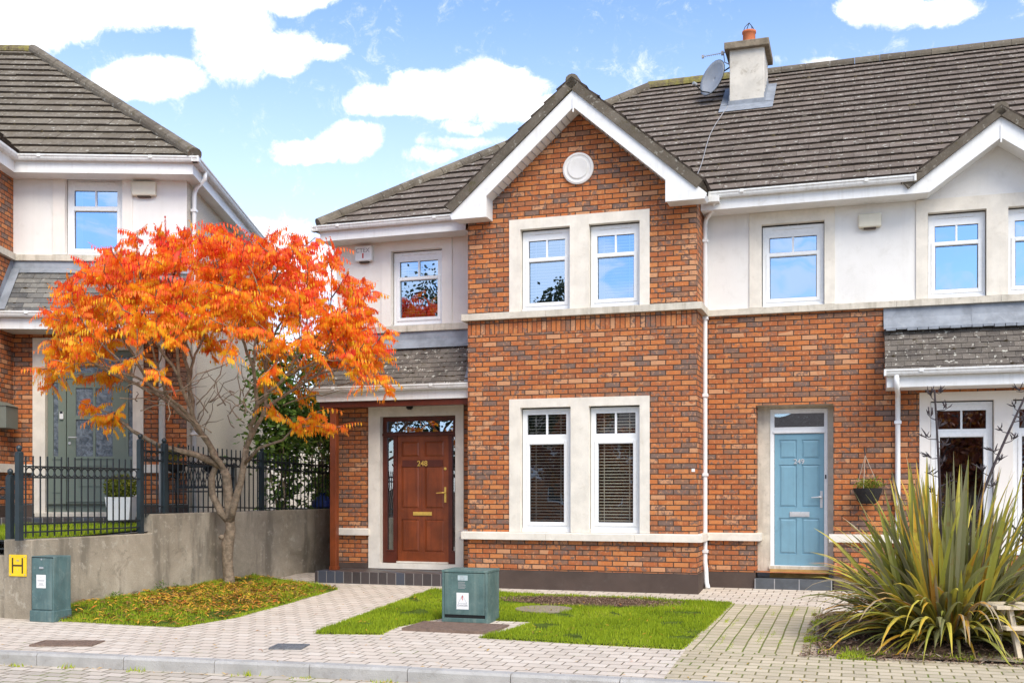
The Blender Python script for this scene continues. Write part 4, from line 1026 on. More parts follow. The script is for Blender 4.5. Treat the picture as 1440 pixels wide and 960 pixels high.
# hanging basket
t = thing('hanging_basket', 'black hanging basket with small green plant on a wall hook right of the blue door', 'hanging basket', W(2.33, .50, 1.42), -TH)
b = MB(); b.tube([(-.04, .22, .62), (-.04, .20, .69), (-.04, .02, .66), (-.035, 0, .56)], .008, 6); b.build('hook', M['iron'], t)
b = MB(); 
for a in (.6, 2.5, 4.4): b.tube([(-.035, 0, .56), (.0 + .19 * math.cos(a), .15 * math.sin(a), .10)], .004, 4)
b.build('cord', M['string'], t)
b = MB(); b.lathe((0, 0, 0), [(.10, -.12), (.14, -.08), (.185, .04), (.20, .10), (.17, .09), (.02, .07)], 18); b.build('basket', M['basket'], t)
def leafclump(name, m, par, n, c, rr, size, asp=.4, loc=None, droop=.2, vals=(0, 1), shell=0.0, seed=3, flat=False):
    rq = random.Random(seed); b = MB()
    for i in range(n):
        while True:
            p = Vector((rq.uniform(-1, 1), rq.uniform(-1, 1), rq.uniform(-1, 1)))
            if shell < p.length < 1: break
        q = Vector((c[0] + p.x * rr[0], c[1] + p.y * rr[1], c[2] + p.z * rr[2]))
        d = Vector((rq.gauss(0, 1), rq.gauss(0, 1), rq.gauss(0, 1) - droop)).normalized(); s = size * rq.uniform(.6, 1.3)
        e = d.cross(Vector((rq.gauss(0, 1), rq.gauss(0, 1), rq.gauss(0, 1)))).normalized() * asp * s
        b.add((q, q + d * s * .5 + e * .5, q + d * s, q + d * s * .5 - e * .5), ((0, 1, 2, 3),), min(1, max(0, vals[0] + (vals[1] - vals[0]) * (rq.random() * .7 + .3 * (p.z * .5 + .5)))))
    return b.build(name, M[m], par, fixn=False, loc=loc)
leafclump('foliage', 'box_leaf', t, 420, (.02, 0, .15), (.20, .15, .09), .07, .22)
# ================================================================== house on the left, higher up and turned square to the street
AL = rad(2.3)
LH = Vector((-5.19, 16.9, 0))
D = thing('neighbouring_house', 'brick and white rendered house on higher ground at the left with sage green door', 'house', LH, AL)
def LW(x, y, z=0): return LH + Vector((math.cos(AL), math.sin(AL), 0)) * x + Vector((-math.sin(AL), math.cos(AL), 0)) * y + Vector((0, 0, z))
LX = -2.72; BX = -6.4; BD = -1.0
b = MB()
b.panel(LX, -.0, 1.27, 5.12, [(-2.40, -.69, 1.27, 3.88)], 0, .12); b.quad((LX, 0, 1.1), (LX, BD, 1.1), (LX, BD, 5.12), (LX, 0, 5.12)); b.quad((LX, 0, 5.12), (LX, BD, 5.12), (LX, BD, 6.7), (LX, 0, 6.7))
b.panel(BX, LX, .6, 6.7, [(-5.6, -3.5, 5.23, 6.5), (-5.6, -3.5, 1.9, 3.75)], BD, .1); b.add([(LX, BD, 6.7), (BX, BD, 6.7), ((LX + BX) / 2, BD, 8.3)], ((0, 1, 2),)); b.build('brick_wall', M['brick'], D)
b = MB(); b.panel(LX, 0, 5.12, 6.72, [(-1.98, -.96, 5.22, 6.52)], 0, .1); b.build('render_wall', M['render'], D)
b = MB(); b.quad((0, 0, .6), (0, 6.8, .6), (0, 6.8, 6.72), (0, 0, 6.72)); b.quad((0, 6.8, .6), (BX, 6.8, .6), (BX, 6.8, 6.72), (0, 6.8, 6.72)); b.build('side_wall', M['dash'], D)
b = MB(); b.box(-2.4 + .0, 0, -.02, 0.05, 6.3, 6.31) if False else None
b = MB(); b.box(-.69, .012, -.02, .06, .7, 1.26); b.build('plinth', M['plinth'], D); b = MB(); b.box(LX, -2.41, -.02, .06, .7, 1.26); b.box(LX, LX + .02, BD, -.021, .7, 1.26); b.build('plinth', M['plinth'], D)
for z0_, z1_, gt_, gb_ in ((5.225, 6.55, (6.02, 6.27), (5.34, 5.94)), (1.90, 3.80, (3.38, 3.66), (2.04, 3.22))):
    surround(D, -5.66, -3.46, z0_, z1_, [(-5.49, -4.72, z0_, z1_ - .13), (-4.40, -3.63, z0_, z1_ - .13)], BD, (0, 0, 0))
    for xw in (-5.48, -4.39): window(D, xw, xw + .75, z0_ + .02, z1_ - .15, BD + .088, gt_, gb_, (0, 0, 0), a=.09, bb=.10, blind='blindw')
string(D, BX - .07, LX + .06, BD, 5.12, 5.225, (0, 0, 0), .07); string(D, BX - .07, LX + .07, BD, 1.765, 1.90, (0, 0, 0), .07, m='stone')
string(D, LX, .03, 0, 5.12, 5.225, (0, 0, 0), .05); string(D, LX, -2.41, 0, 1.765, 1.90, (0, 0, 0), .07, m='stone'); string(D, -.68, .04, 0, 1.765, 1.90, (0, 0, 0), .07, m='stone')
b = MB(); b.box(LX, LX + .06, BD + .002, -.05, 5.121, 5.224); b.build('string_course', M['sill'], D); b = MB(); b.box(LX, LX + .07, BD + .002, -.07, 1.766, 1.899); b.build('string_course', M['stone'], D)
surround(D, -2.10, -.85, 5.225, 6.62, [(-1.91, -1.01, 5.225, 6.455)], 0, (0, 0, 0), 'render_cream')
window(D, -1.900, -1.020, 5.235, 6.44, .085, (6.02, 6.27), (5.34, 5.94), (0, 0, 0), a=.10, bb=.105, curtain=True)
# door set
b = MB(); b.panel(-2.41, -.68, 1.12, 3.90, [(-2.215, -.845, 1.14, 3.72)], -.025, .15); b.box(-2.411, -2.405, -.024, 0, 1.12, 3.9); b.box(-.685, -.679, -.024, 0, 1.12, 3.9); b.build('door_surround', M['stone'], D)
yd = .07
b = MB(); b.panel(-2.21, -.85, 1.14, 3.715, [(-2.125, -2.045, 2.03, 3.2), (-.945, -.87, 2.03, 3.2), (-2.14, -.92, 3.36, 3.62), (-1.925, -.990, 1.16, 3.27)], yd, .05)
for z in (1.98, 1.45): b.box(-2.14, -2.0, yd - .012, yd, z, z + .02)
lf = b.build('door_frame', M['sage'], D, bevel=.003)
b = MB()
for a, c, d, e in ((-2.125, -2.045, 2.03, 3.2), (-.945, -.87, 2.03, 3.2), (-2.14, -.92, 3.36, 3.62)): b.quad((a, yd + .02, d), (c, yd + .02, d), (c, yd + .02, e), (a, yd + .02, e))
b.build('sidelight', M['frost'], lf)
ld = None
b = MB(); x0, x1, z0, z1 = -1.915, -.995, 1.165, 3.262
b.panel(x0, x1, z0, z1, [(-1.775, -1.505, 2.03, 2.62), (-1.465, -1.195, 2.03, 2.62), (-1.775, -1.505, 2.68, 3.12), (-1.465, -1.195, 2.68, 3.12)], yd + .012, .02)
b.box(x0, x1, yd + .034, yd + .06, z0, z1); b.box(x0, x1, yd - .006, yd + .012, 1.30, 1.335); ring(b, -1.73, -1.22, 1.55, 1.90, .022, yd + .002, yd + .012); b.box(-1.80, -1.17, yd - .002, yd + .012, 1.985, 2.012)
ld = b.build('door', M['sage'], D, bevel=.003)
b = MB()
for a, c, d, e in ((-1.775, -1.505, 2.03, 2.62), (-1.465, -1.195, 2.03, 2.62), (-1.775, -1.505, 2.68, 3.12), (-1.465, -1.195, 2.68, 3.12)): b.quad((a, yd + .03, d), (c, yd + .03, d), (c, yd + .03, e), (a, yd + .03, e))
b.build('glazing', M['frost'], ld)
b = MB(); b.tube([(-1.87, yd + .01, 2.33), (-1.87, yd - .04, 2.33), (-1.74, yd - .045, 2.33)], .010, 8); b.lathe((-1.87, yd + .012, 2.24), [(.022, 0), (.022, -.012)], 12, 'y'); b.build('handle', M['chrome'], ld)
b = MB(); b.box(-2.02, -1.96, yd - .03, yd, 2.62, 2.74); b.build('doorbell', M['white_plastic'], lf, bevel=.006); b = MB(); b.box(-2.01, -1.965, yd - .034, yd - .03, 2.71, 2.745); b.build('doorbell_lens', M['black'], lf)
b = MB(); b.box(-2.35, -.75, -.10, .06, 1.04, 1.13); b.build('sill', M['sill'], D)
b = MB(); b.box(LX, .02, -.78, -.02, .80, 1.075); b.build('porch_platform', M['blacktile'], D, bevel=.006)
# porch roof, shared valley with the bay
py0, pz0, py1, pz1 = -.62, 4.21, 0, 5.0
tiles(D, (LX, py0, pz0), (1, 0, 0), (0, py1 - py0, pz1 - pz0), -LX + .06, math.hypot(py1 - py0, pz1 - pz0), .113, .25, .014, M['slate'], (0, 0, 0), name='porch_roof', seed=50)
b = MB()
b.add([(LX, -.012, 5.12), (.08, -.012, 5.12), (.08, -.03, 5.00), (LX, -.03, 5.00), (.08, -.10, 4.92), (LX, -.10, 4.92)], ((0, 1, 2, 3), (3, 2, 4, 5)))
b.quad((LX + .004, py0, pz0 + .03), (LX + .004, 0, pz1 + .03), (LX + .004, 0, pz1 + .25), (LX + .004, py0, pz0 + .22)); b.quad((LX, py0, pz0 + .045), (LX + .13, py0, pz0 + .045), (LX + .13, -.05, pz1), (LX, -.05, pz1)); b.build('lead_flashing', M['lead'], D)
b = MB(); b.box(LX, .04, -.57, -.545, 3.96, 4.14); b.box(LX, .04, -.545, 0, 3.96, 3.98); b.box(.015, .04, -.545, 0, 3.98, 4.14); b.build('porch_fascia', M['fascia'], D, bevel=.003)
gutter(D, LX, .08, -.69, 4.22, (0, 0, 0))
pipe(D, [(-.36, -.62, 4.13), (-.36, -.60, 4.05), (-.375, -.12, 3.86), (-.375, -.055, 3.78), (-.375, -.055, 1.05)], (0, 0, 0), .052)
# eaves
ze = 6.70
b = MB(); b.box(LX, .19, -.36, -.335, 6.42, 6.62); b.box(LX, .165, -.335, 0, 6.42, 6.44); b.box(.165, .19, -.335, 6.9, 6.42, 6.62); b.box(0, .165, 0, 6.9, 6.42, 6.44); b.build('fascia', M['fascia'], D, bevel=.003)
gutter(D, LX + .1, .305, -.47, 6.68, (0, 0, 0))
b = MB(); pr = [(x_ - .11, z_) for x_, z_ in ((.415, 6.68), (.415, 6.658), (.40, 6.645), (.395, 6.62), (.38, 6.595), (.30, 6.595), (.30, 6.67), (.31, 6.67), (.31, 6.605), (.375, 6.605), (.403, 6.65), (.405, 6.68))]
b.prism(pr, -.47, 6.95); b.build('gutter', M['gutter'], D)
pipe(D, [(.25, .15, 6.6), (.25, .15, 6.50), (.09, .22, 6.36), (.06, .22, 6.26), (.06, .22, .9)], (0, 0, 0), .036, [(.06, .22, z) for z in (6.0, 4.0, 2.4)])
lp = 3.27 / 4.12; cx0, cy0_ = .21, -.40
tiles(D, (-9, cy0_, ze), (1, 0, 0), (0, 1, lp), 9 + cx0, math.hypot(4.12, 3.27), .325, .33, .042, M['tile_l'], (0, 0, 0), clips=[((cx0, cy0_, 0), Vector((1, 1, 0)).normalized())], name='roof', seed=60)
tiles(D, (cx0, cy0_, ze), (0, 1, 0), (-1, 0, lp), 7.6, math.hypot(4.12, 3.27), .325, .33, .042, M['tile_l'], (0, 0, 0), clips=[((cx0, cy0_, 0), Vector((-1, -1, 0)).normalized()), ((cx0, 7.2, 0), Vector((-1, 1, 0)).normalized())], name='roof', seed=61)
b = MB(); b.quad((-9, 7.2, ze), (cx0, 7.2, ze), (cx0 - 3.8, 3.4, ze + 3.1), (-9, 3.4, ze + 3.1)); b.build('roof_back', M['tile_l'], D)
ridgecap(D, (cx0 + .03, cy0_ - .03, ze + .02), (cx0 - 4.12, cy0_ + 4.12, ze + 3.29), .115, M['ridge'], (0, 0, 0), name='hip_tiles')
ridgecap(D, (-9, cy0_ + 4.12, ze + 3.27), (cx0 - 4.12, cy0_ + 4.12, ze + 3.27), .115, M['mossy'], (0, 0, 0))
# projecting bay gable roof at the far left
gxm = (LX + BX) / 2
for s in (-1, 1):
    xe = gxm + s * 2.08; z_ = 8.55 - .878 * 2.08
    tiles(D, (xe, BD - .34, z_), (0, 1, 0), (-s, 0, .878), 3.4, 2.08 * math.sqrt(1 + .878 ** 2), .33, .33, .035, M['tile_l'], (0, 0, 0), name='bay_roof', under=.12, seed=70 + s)
b = MB()
for s in (-1, 1):
    b.prism([(gxm, 8.38), (gxm + s * 2.04, 6.60), (gxm + s * 2.02, 6.46), (gxm + s * 1.46, 6.46), (gxm + s * 1.46, 6.80), (gxm, 8.10)], BD - .32, BD - .001)
b.build('bargeboard', M['fascia'], D, bevel=.004)
b = MB(); b.box(LX, LX + .17, BD - .001, -.335, 6.42, 6.62); b.build('fascia', M['fascia'], D)
b = MB(); b.prism([(LX + .17, 6.60), (LX + .17, 6.66), (LX + .27, 6.68), (LX + .275, 6.64), (LX + .25, 6.60)], BD - .32, -.38); b.build('gutter', M['gutter'], D)
alarm('cream alarm box under the eaves of the house on the left', 0, .38, 0, .245, 0, 'vent', AL, LW(-.66, 0, 6.26))
t = thing('post_box', 'grey metal letter box fixed to brick beside the sage green door', 'letter box', LW(-2.72, -.42, 2.44), AL)
b = MB(); b.box(0, .16, -.22, .22, 0, .34); b.build('casing', M['mailbox'], t, bevel=.008); b = MB(); b.add([(0, -.23, .34), (.18, -.23, .34), (.18, .23, .34), (0, .23, .34), (0, -.23, .42), (0, .23, .42)], ((0, 1, 2, 3), (0, 4, 1), (3, 2, 5), (1, 4, 5, 2), (0, 3, 5, 4))); b.build('lid', M['mailbox'], t)

# ================================================================== garden wall and railings
WA = Vector((-7.45, -4.73)); WB = Vector((-6.82, 2.5)); wd = (WB - WA).normalized()
wang = math.atan2(wd.y, wd.x)                   # direction of the wall in plot coordinates
def s_of(v): return (v - WA.y) / wd.y
def WP(s, z=0): p = WA + wd * s; return W(p.x, p.y, z)
t = thing('garden_wall', 'stepped grey concrete garden wall holding up the raised garden on the left', 'garden wall', WP(0), wang - TH)
s1, s2 = s_of(-2.64), s_of(6)
b = MB(); T = .22
poly = [(0, -.35), (s2, -.35), (s2, 1.155), (s1, 1.155), (s1, .885), (0, .885)]
b.prism(poly, 0, T); b.build('wall', M['conc'], t, bevel=.012)
ax = Vector((math.cos(-wang), math.sin(-wang), 0))   # plot u axis seen in the wall's own frame
n_ = Vector((-ax.y, ax.x, 0))
b = MB()
def ubox(b, d0, d1, e0, e1, z0, z1):
    P = [ax * d + n_ * e for d, e in ((d0, e0), (d1, e0), (d1, e1), (d0, e1))]
    b.add([Vector((p.x, p.y, z0)) for p in P] + [Vector((p.x, p.y, z1)) for p in P], ((3, 2, 1, 0), (4, 5, 6, 7), (0, 1, 5, 4), (1, 2, 6, 5), (2, 3, 7, 6), (3, 0, 4, 7)))
ubox(b, -.43, -.0, -.006, .25, -.35, .883); b.build('pier', M['conc'], t, bevel=.012)
b = MB(); ubox(b, -6, -.432, .03, .24, -.35, .68); b.build('front_wall', M['conc'], t, bevel=.012)

def railing(name, label, s0, s1_, ztop, zbot, posts, frame_loc, ang, zr2=None, spacing=.112, drop=.0, spike=.13, zposts=None):
    t = thing(name, label, 'railing', frame_loc, ang, 'black iron railings')
    for (s, zb, zt) in posts:
        b = MB(); b.box(s - .035, s + .035, -.035, .035, zb, zt - .05); b.lathe((s, 0, zt - .05), [(.04, 0), (.04, .012), (.02, .02), (.032, .038), (.036, .058), (.028, .08), (.006, .094)], 14); b.build('post', M['ironpost'], t)
    f = lambda s: drop * (s - s0) / (s1_ - s0)
    b = MB()
    for z, h in ((ztop, .009), (ztop - .135, .009), (zbot, .010), (zbot - .10, .009)):
        b.add([(s0, -.018, z - h), (s1_, -.018, z - h + f(s1_)), (s1_, .018, z - h + f(s1_)), (s0, .018, z - h), (s0, -.018, z + h), (s1_, -.018, z + h + f(s1_)), (s1_, .018, z + h + f(s1_)), (s0, .018, z + h)],
              ((3, 2, 1, 0), (4, 5, 6, 7), (0, 1, 5, 4), (1, 2, 6, 5), (2, 3, 7, 6), (3, 0, 4, 7)))
    b.build('rail', M['iron'], t)
    b = MB(); s = s0 + spacing * .6
    while s < s1_ - .03:
        b.box(s - .007, s + .007, -.007, .007, zbot - .16, ztop + spike + f(s)); s += spacing
    b.build('bars', M['iron'], t)
    b = MB(); s = s0 + spacing * .6 + spacing / 2
    while s < s1_ - .06:
        zc = ztop - .0675 + f(s); b.tube([(s + .052 * math.cos(a), 0, zc + .055 * math.sin(a)) for a in [2 * math.pi * k / 14 for k in range(15)]], .008, 5, cap=False); s += spacing
    b.build('rings', M['iron'], t)
    return t
off_in = .11
nrm = Vector((-wd.y, wd.x)); RI = WA + nrm * .07
RL = W(RI.x, RI.y)
railing('iron_railing', 'low run of black iron railing with rings in front of the sage green door', s_of(-4.83), s_of(-2.84), 1.785, 1.075, [(s_of(-4.86), .88, 2.0), (s_of(-2.80), .88, 2.24)], RL, wang - TH)
railing('iron_railing', 'long run of black iron railing on the high concrete wall behind the orange tree', s_of(-2.76), s_of(5.6), 2.05, 1.27, [(s_of(-2.32), 1.15, 2.20), (s_of(-.02), 1.15, 2.16), (s_of(2.3), 1.15, 2.12), (s_of(4.8), 1.15, 2.10)], RL, wang - TH, drop=-.22)
railing('iron_railing', 'short lower piece of black railing at the left edge beyond the yellow sign', -5.6, -.46, 1.53, .86, [(-.36 - .07, .66, 1.72), (-2.6, .66, 1.72), (-5, .66, 1.72)], WP(0) + VX * .10, -TH)

t = thing('hydrant_sign', 'square yellow sign with large black letter H on the concrete wall', 'sign', W(-7.655, -4.738, .565), -TH)
b = MB(); b.box(-.133, .133, -.012, 0, -.133, .133); b.build('plate', M['yellow'], t, bevel=.004)
b = MB(); b.box(-.085, -.065, -.015, -.012, -.095, .095); b.box(.065, .085, -.015, -.012, -.095, .095); b.box(-.065, .065, -.015, -.012, -.009, .011); b.build('letter', M['signink'], t)
text('100', .034, M['inkgrey'], t, (0, -.013, .062), .001, 'small_number'); text('1', .034, M['inkgrey'], t, (0, -.013, -.05), .001, 'small_number')
b = MB()
for x in (-.11, .11):
    for z in (-.11, .11): b.lathe((x, -.012, z), [(.008, 0), (.008, -.003)], 8, 'y')
b.build('screw', M['inkgrey'], t)

# ================================================================== service cabinets
t = thing('utility_cabinet', 'tall narrow green metal cabinet with white label against the concrete wall', 'utility cabinet', W(-7.18, -4.86, G(0, -4.86)), -TH, None)
w, dp, h = .165, .30, .79
b = MB(); b.box(-w, w, 0, dp, .0, h); b.box(-w - .012, w + .012, -.016, dp, 0, .135); b.build('casing', M['box2'], t, bevel=.008)
b = MB(); b.box(-w + .02, w - .012, -.012, .0, .15, h - .02); b.build('door', M['box2'], t, bevel=.005)
b = MB(); b.box(-w + .012, w - .004, -.006, .001, h - .018, h - .008); b.box(-w + .010, -w + .018, -.004, .001, .15, h - .02); b.build('gap', M['darkgap'], t)
b = MB(); b.box(-.03, .03, -.022, -.012, .64, .665); b.lathe((0, -.012, .755), [(.012, 0), (.012, -.006)], 10, 'y'); b.build('lock', M['dish'], t, bevel=.004)
b = MB(); b.box(-.075, .062, -.0145, -.012, .41, .57); b.build('label', M['label'], t)
b = MB()
for z, q in ((.535, .02), (.505, .055), (.495, .052), (.468, .03), (.455, .03), (.445, .045)): b.box(-.007 - q, -.007 + q, -.0155, -.0145, z - .0025, z + .0025)
b.build('label_print', M['inkgrey'], t)
t = thing('utility_cabinet', 'square green metal cabinet with danger label standing at the edge of the lawn', 'utility cabinet', W(-2.205, -3.60, G(0, -3.6) + .0), -TH)
w, dp, h = .285, .42, .625
b = MB(); b.box(-w, w, .0, dp, .0, h - .03); b.box(-w - .006, w + .006, -.012, dp + .006, h - .03, h); b.box(-w, -w + .03, -.012, 0, 0, h - .03); b.box(w - .03, w, -.012, 0, 0, h - .03); b.box(-w + .03, w - .03, -.014, 0, .012, .062); b.build('casing', M['box'], t, bevel=.006)
b = MB(); b.box(-w + .034, w - .034, -.009, .0, .10, h - .036); b.build('door', M['box'], t, bevel=.005)
b = MB(); b.box(-w + .03, w - .03, -.004, .001, .062, .10); b.box(-w + .03, w - .03, -.003, .001, h - .036, h - .03); b.build('vent_gap', M['darkgap'], t)
b = MB(); b.box(-.085, .04, -.0115, -.009, .505, .565); b.build('rating_label', M['label2'], t)
b = MB()
for z in (.485, .465, .45, .43, .415): b.box(-.08, R.uniform(.0, .035), -.0100, -.009, z - .003, z + .003)
for z in (.55, .535, .52): b.box(-.05, .0, -.0125, -.0115, z - .002, z + .002)
b.build('label_print', M['inkgrey'], t)
b = MB(); b.box(-.10, .052, -.0115, -.009, .165, .36); b.build('danger_label', M['label'], t)
b = MB()
tri = [(-.078, .235), (.03, .235), (-.024, .335)]
for i in range(3):
    p, q = tri[i], tri[(i + 1) % 3]; b.tube([(p[0], -.0118, p[1]), (q[0], -.0118, q[1])], .0022, 4)
b.build('warning_triangle', M['inkgrey'], t)
b = MB(); b.add([(-.030, -.0122, .322), (-.016, -.0122, .322), (-.026, -.0122, .292), (-.014, -.0122, .292), (-.034, -.0122, .252), (-.026, -.0122, .280), (-.038, -.0122, .280)], ((0, 1, 2, 6), (5, 2, 3, 4))); b.build('lightning_mark', M['inkred'], t)
text('DANGER', .032, M['inkgrey'], t, (-.024, -.0118, .21), .0008, 'label_text', bold=.0006)
SKYG, SKYTINT, HAZEC, CLOUD0, CLOUD1, SUNE, SUNANG, EXPO = .145, (.86, .97, 1.17), (4.9, 5.3, 6.0), (4.1, 4.25, 4.5), (5.8, 5.8, 5.8), 2.4, 38, .84
# ================================================================== the sumac tree
rt = random.Random(4)
TB = Vector((-4.28, 16.05, .0))                         # foot of the trunk
t = thing('sumac_tree', 'small tree with wide orange and red autumn crown beside the concrete wall', 'tree', TB)
FK = Vector((-.06, -.12, 1.80))                          # main fork
bark = MB()
def wig(a, bq, n, amp, seed):
    rq = random.Random(seed); pts = []; a, bq = Vector(a), Vector(bq); L = (bq - a).length
    ph = [rq.uniform(0, 6.28) for _ in range(4)]
    for i in range(n + 1):
        k = i / n; e = math.sin(math.pi * k)
        pts.append(a.lerp(bq, k) + Vector((math.sin(k * 7 + ph[0]) * .6 + math.sin(k * 15 + ph[1]) * .4, math.sin(k * 6 + ph[2]), math.sin(k * 8 + ph[3]) * .5)) * amp * L * e)
    return pts
bark.tube([(.0, 0, -.12), (-.0, 0, .02), (-.01, -.01, .16), (-.03, -.02, .45), (-.02, -.03, .70), (.03, -.05, .90), (.015, -.06, 1.15), (.0, -.08, 1.42), (-.02, -.10, 1.70), FK], [.115, .098, .084, .078, .092, .074, .070, .074, .066, .060], 14)
bark.tube([(.02, -.07, 1.02), (.10, -.10, 1.30), (.20, -.12, 1.62), (.26, -.16, 1.90), (.30, -.2, 2.12)], [.065, .056, .050, .046, .045], 12)          # second stem
bark.tube([(.0, -.05, 1.02), (-.12, -.05, 1.16), (-.24, -.08, 1.42), (-.24, -.12, 1.68), (-.17, -.13, 1.86), (-.06, -.13, 1.88)], [.06, .058, .052, .050, .045, .04], 12)  # loop
bark.lathe((-.1, -.06, .78), [(.03, -.04), (.055, 0), (.03, .04)], 10)
CC = Vector((-4.12, 15.0, 0)) - TB                       # crown centre, local
def crown_top(rx):
    return (max(0, 1 - rx ** 2.9)) ** (1 / 2.9)
tips = []
tries = 0
while len(tips) < 350 and tries < 60000:
    tries += 1
    x = rt.uniform(-1, 1); y = rt.uniform(-1, 1); r = math.hypot(x, y)
    if r > 1: continue
    top = 2.68 + 2.52 * crown_top(r) - .35 * max(0, x) * r
    if x > 0: top += .25 * x
    dep = rt.random() ** 1.3 * (1.55 - .45 * r)
    z = top - dep
    lo = 3.06 - .22 * r + (.65 * (1 - r))
    if z < lo: continue
    if z < 2.9 and abs(x) < .35: continue
    px = x * (2.54 if x < 0 else 2.46)
    p = CC + Vector((px, y * 1.5, z))
    wy = (TB + p).y; wx = (TB + p).x
    if wx < -4.9 and wy > 15.9: continue
    if wx > -3.3 and wy > 16.3: continue
    # sparse window of sky at the upper right
    if .30 < x < .72 and z > top - .5 and top > 4.0 and rt.random() < .5: continue
    if any((p - q).length < .20 for q in tips): continue
    tips.append(p)
extra = [Vector(q) - TB for q in ((-5.95, 15.0, 2.52), (-5.62, 15.0, 2.60), (-6.1, 14.9, 2.74), (-5.7, 15.1, 2.38), (-3.25, 15.2, 2.52), (-2.9, 15.2, 2.42), (-2.6, 15.2, 2.45), (-2.42, 15.1, 2.40), (-3.6, 15.3, 2.72), (-2.75, 15.1, 2.62))]
LEAF_AT = []
def grow(pos, dirn, pts, lvl, rbase):
    if len(pts) == 1:
        q = pts[0]; n = max(3, int((q - pos).length / .12)); path = wig(pos, q, n, .07, rt.random())
        bark.tube(path, [max(.007, rbase * (1 - .75 * i / n)) for i in range(n + 1)], 6, cap=False)
        LEAF_AT.append((q, (path[-1] - path[-2]).normalized())); return
    c = sum(pts, Vector()) / len(pts)
    # split in two along the widest direction (2-means)
    a, d = max(((p, q) for p in pts[:14] for q in pts[:14]), key=lambda pq: (pq[0] - pq[1]).length)
    for _ in range(5):
        A = [p for p in pts if (p - a).length <= (p - d).length]; Bq = [p for p in pts if (p - a).length > (p - d).length]
        if not A or not Bq: A, Bq = pts[:len(pts) // 2], pts[len(pts) // 2:]
        a = sum(A, Vector()) / len(A); d = sum(Bq, Vector()) / len(Bq)
    for grp, ctr in ((A, a), (Bq, d)):
        if len(grp) == 1: grow(pos, dirn, grp, lvl + 1, rbase * .72); continue
        f = .36 if lvl < 3 else .46
        np_ = pos + (ctr - pos) * f
        np_.z -= .10 * (ctr - pos).length * (.5 if lvl < 4 else .2)
        rr = max(.010, rbase * (len(grp) / len(pts)) ** .42)
        n = max(3, int((np_ - pos).length / .14)); path = wig(pos, np_, n, .06, rt.random())
        bark.tube(path, [rbase + (rr - rbase) * min(1, (i / n) * 1.6) if i else min(rbase, rr * 1.25) for i in range(n + 1)], 8 if rr > .02 else 6, cap=False)
        grow(np_, None, grp, lvl + 1, rr)
left = [p for p in tips if p.x < .05]; right = [p for p in tips if p.x >= .05]
grow(FK, None, left, 0, .050); grow(Vector((.30, -.2, 2.12)), None, right, 0, .043)
# the low bough reaching left, and the low one to the right
lb = [FK + Vector((-.02, 0, .05)), Vector((-.42, -.35, 2.02)), Vector((-.85, -.7, 2.14)), Vector((-1.15, -.9, 2.34)), Vector((-1.38, -1.0, 2.56))]
bark.tube(lb, [.06, .045, .035, .026, .02], 8)
for e in extra[:4]:
    bark.tube(wig(lb[-1], e, 5, .05, rt.random()), [.016, .014, .012, .010, .008, .006], 6); LEAF_AT.append((e, (e - lb[-1]).normalized()))
rb = [Vector((.24, -.15, 1.86)), Vector((.55, -.4, 2.12)), Vector((.95, -.65, 2.22)), Vector((1.15, -.8, 2.40))]
bark.tube(rb, [.03, .022, .017, .014], 7)
for e in extra[4:]:
    bark.tube(wig(rb[-1], e, 5, .05, rt.random()), [.013, .012, .010, .009, .007, .005], 6); LEAF_AT.append((e, (e - rb[-1]).normalized()))
for k in range(85):                                      # bare twigs inside the crown
    a = FK + Vector((rt.uniform(-1.6, 1.8), rt.uniform(-1.6, .3), 0)); a.z += .15 + .42 * abs(a.x - FK.x) + rt.uniform(.25, .9); d = Vector((rt.gauss(0, .4), rt.gauss(0, .3), rt.uniform(-.1, .6)))
    bark.tube(wig(a, a + d, 5, .08, rt.random()), [.010, .009, .008, .007, .005, .003], 5)
bark.build('trunk', M['bark'], t, smooth=True, fixn=False)
crown = MB()
def compound(p, d, L, base, droop):
    """a pinnate leaf: arching midrib with paired hanging leaflets"""
    side = d.cross(Vector((0, 0, 1)))
    if side.length < .1: side = Vector((1, 0, 0))
    side.normalize(); n = rt.randint(5, 8); prev = p; dd = d.normalized()
    pts = [p]
    for i in range(n):
        dd = (dd + Vector((0, 0, -droop / n))).normalized(); pts.append(pts[-1] + dd * L / n)
    crown.tube([pts[0], pts[n // 2], pts[-1]], [.004, .003, .002], 3, cap=False, val=min(1, base + .3))
    for i in range(1, n + 1):
        q = pts[i]; k = i / n; ll = (.105 - .03 * abs(k - .45) * 2) * rt.uniform(.65, 1.15); w = ll * rt.uniform(.13, .22)
        for s in (-1, 1):
            fall = rt.uniform(1.3, 2.8)
            ld = (side * s * .38 + dd * .15 + Vector((0, 0, -fall))).normalized()
            wv = (dd * .9 + side * s * .15).normalized() * w * rt.uniform(.85, 1.2)
            tip = q + ld * ll
            crown.add((q, q + ld * ll * .42 + wv, tip + Vector((0, 0, -.004)), q + ld * ll * .42 - wv), ((0, 1, 2, 3),), min(1, max(0, base + rt.gauss(0, .17))))
    tip = pts[-1] + dd * L * .2
    crown.add((pts[-1], pts[-1].lerp(tip, .5) + side * .014, tip, pts[-1].lerp(tip, .5) - side * .014), ((0, 1, 2, 3),), base)
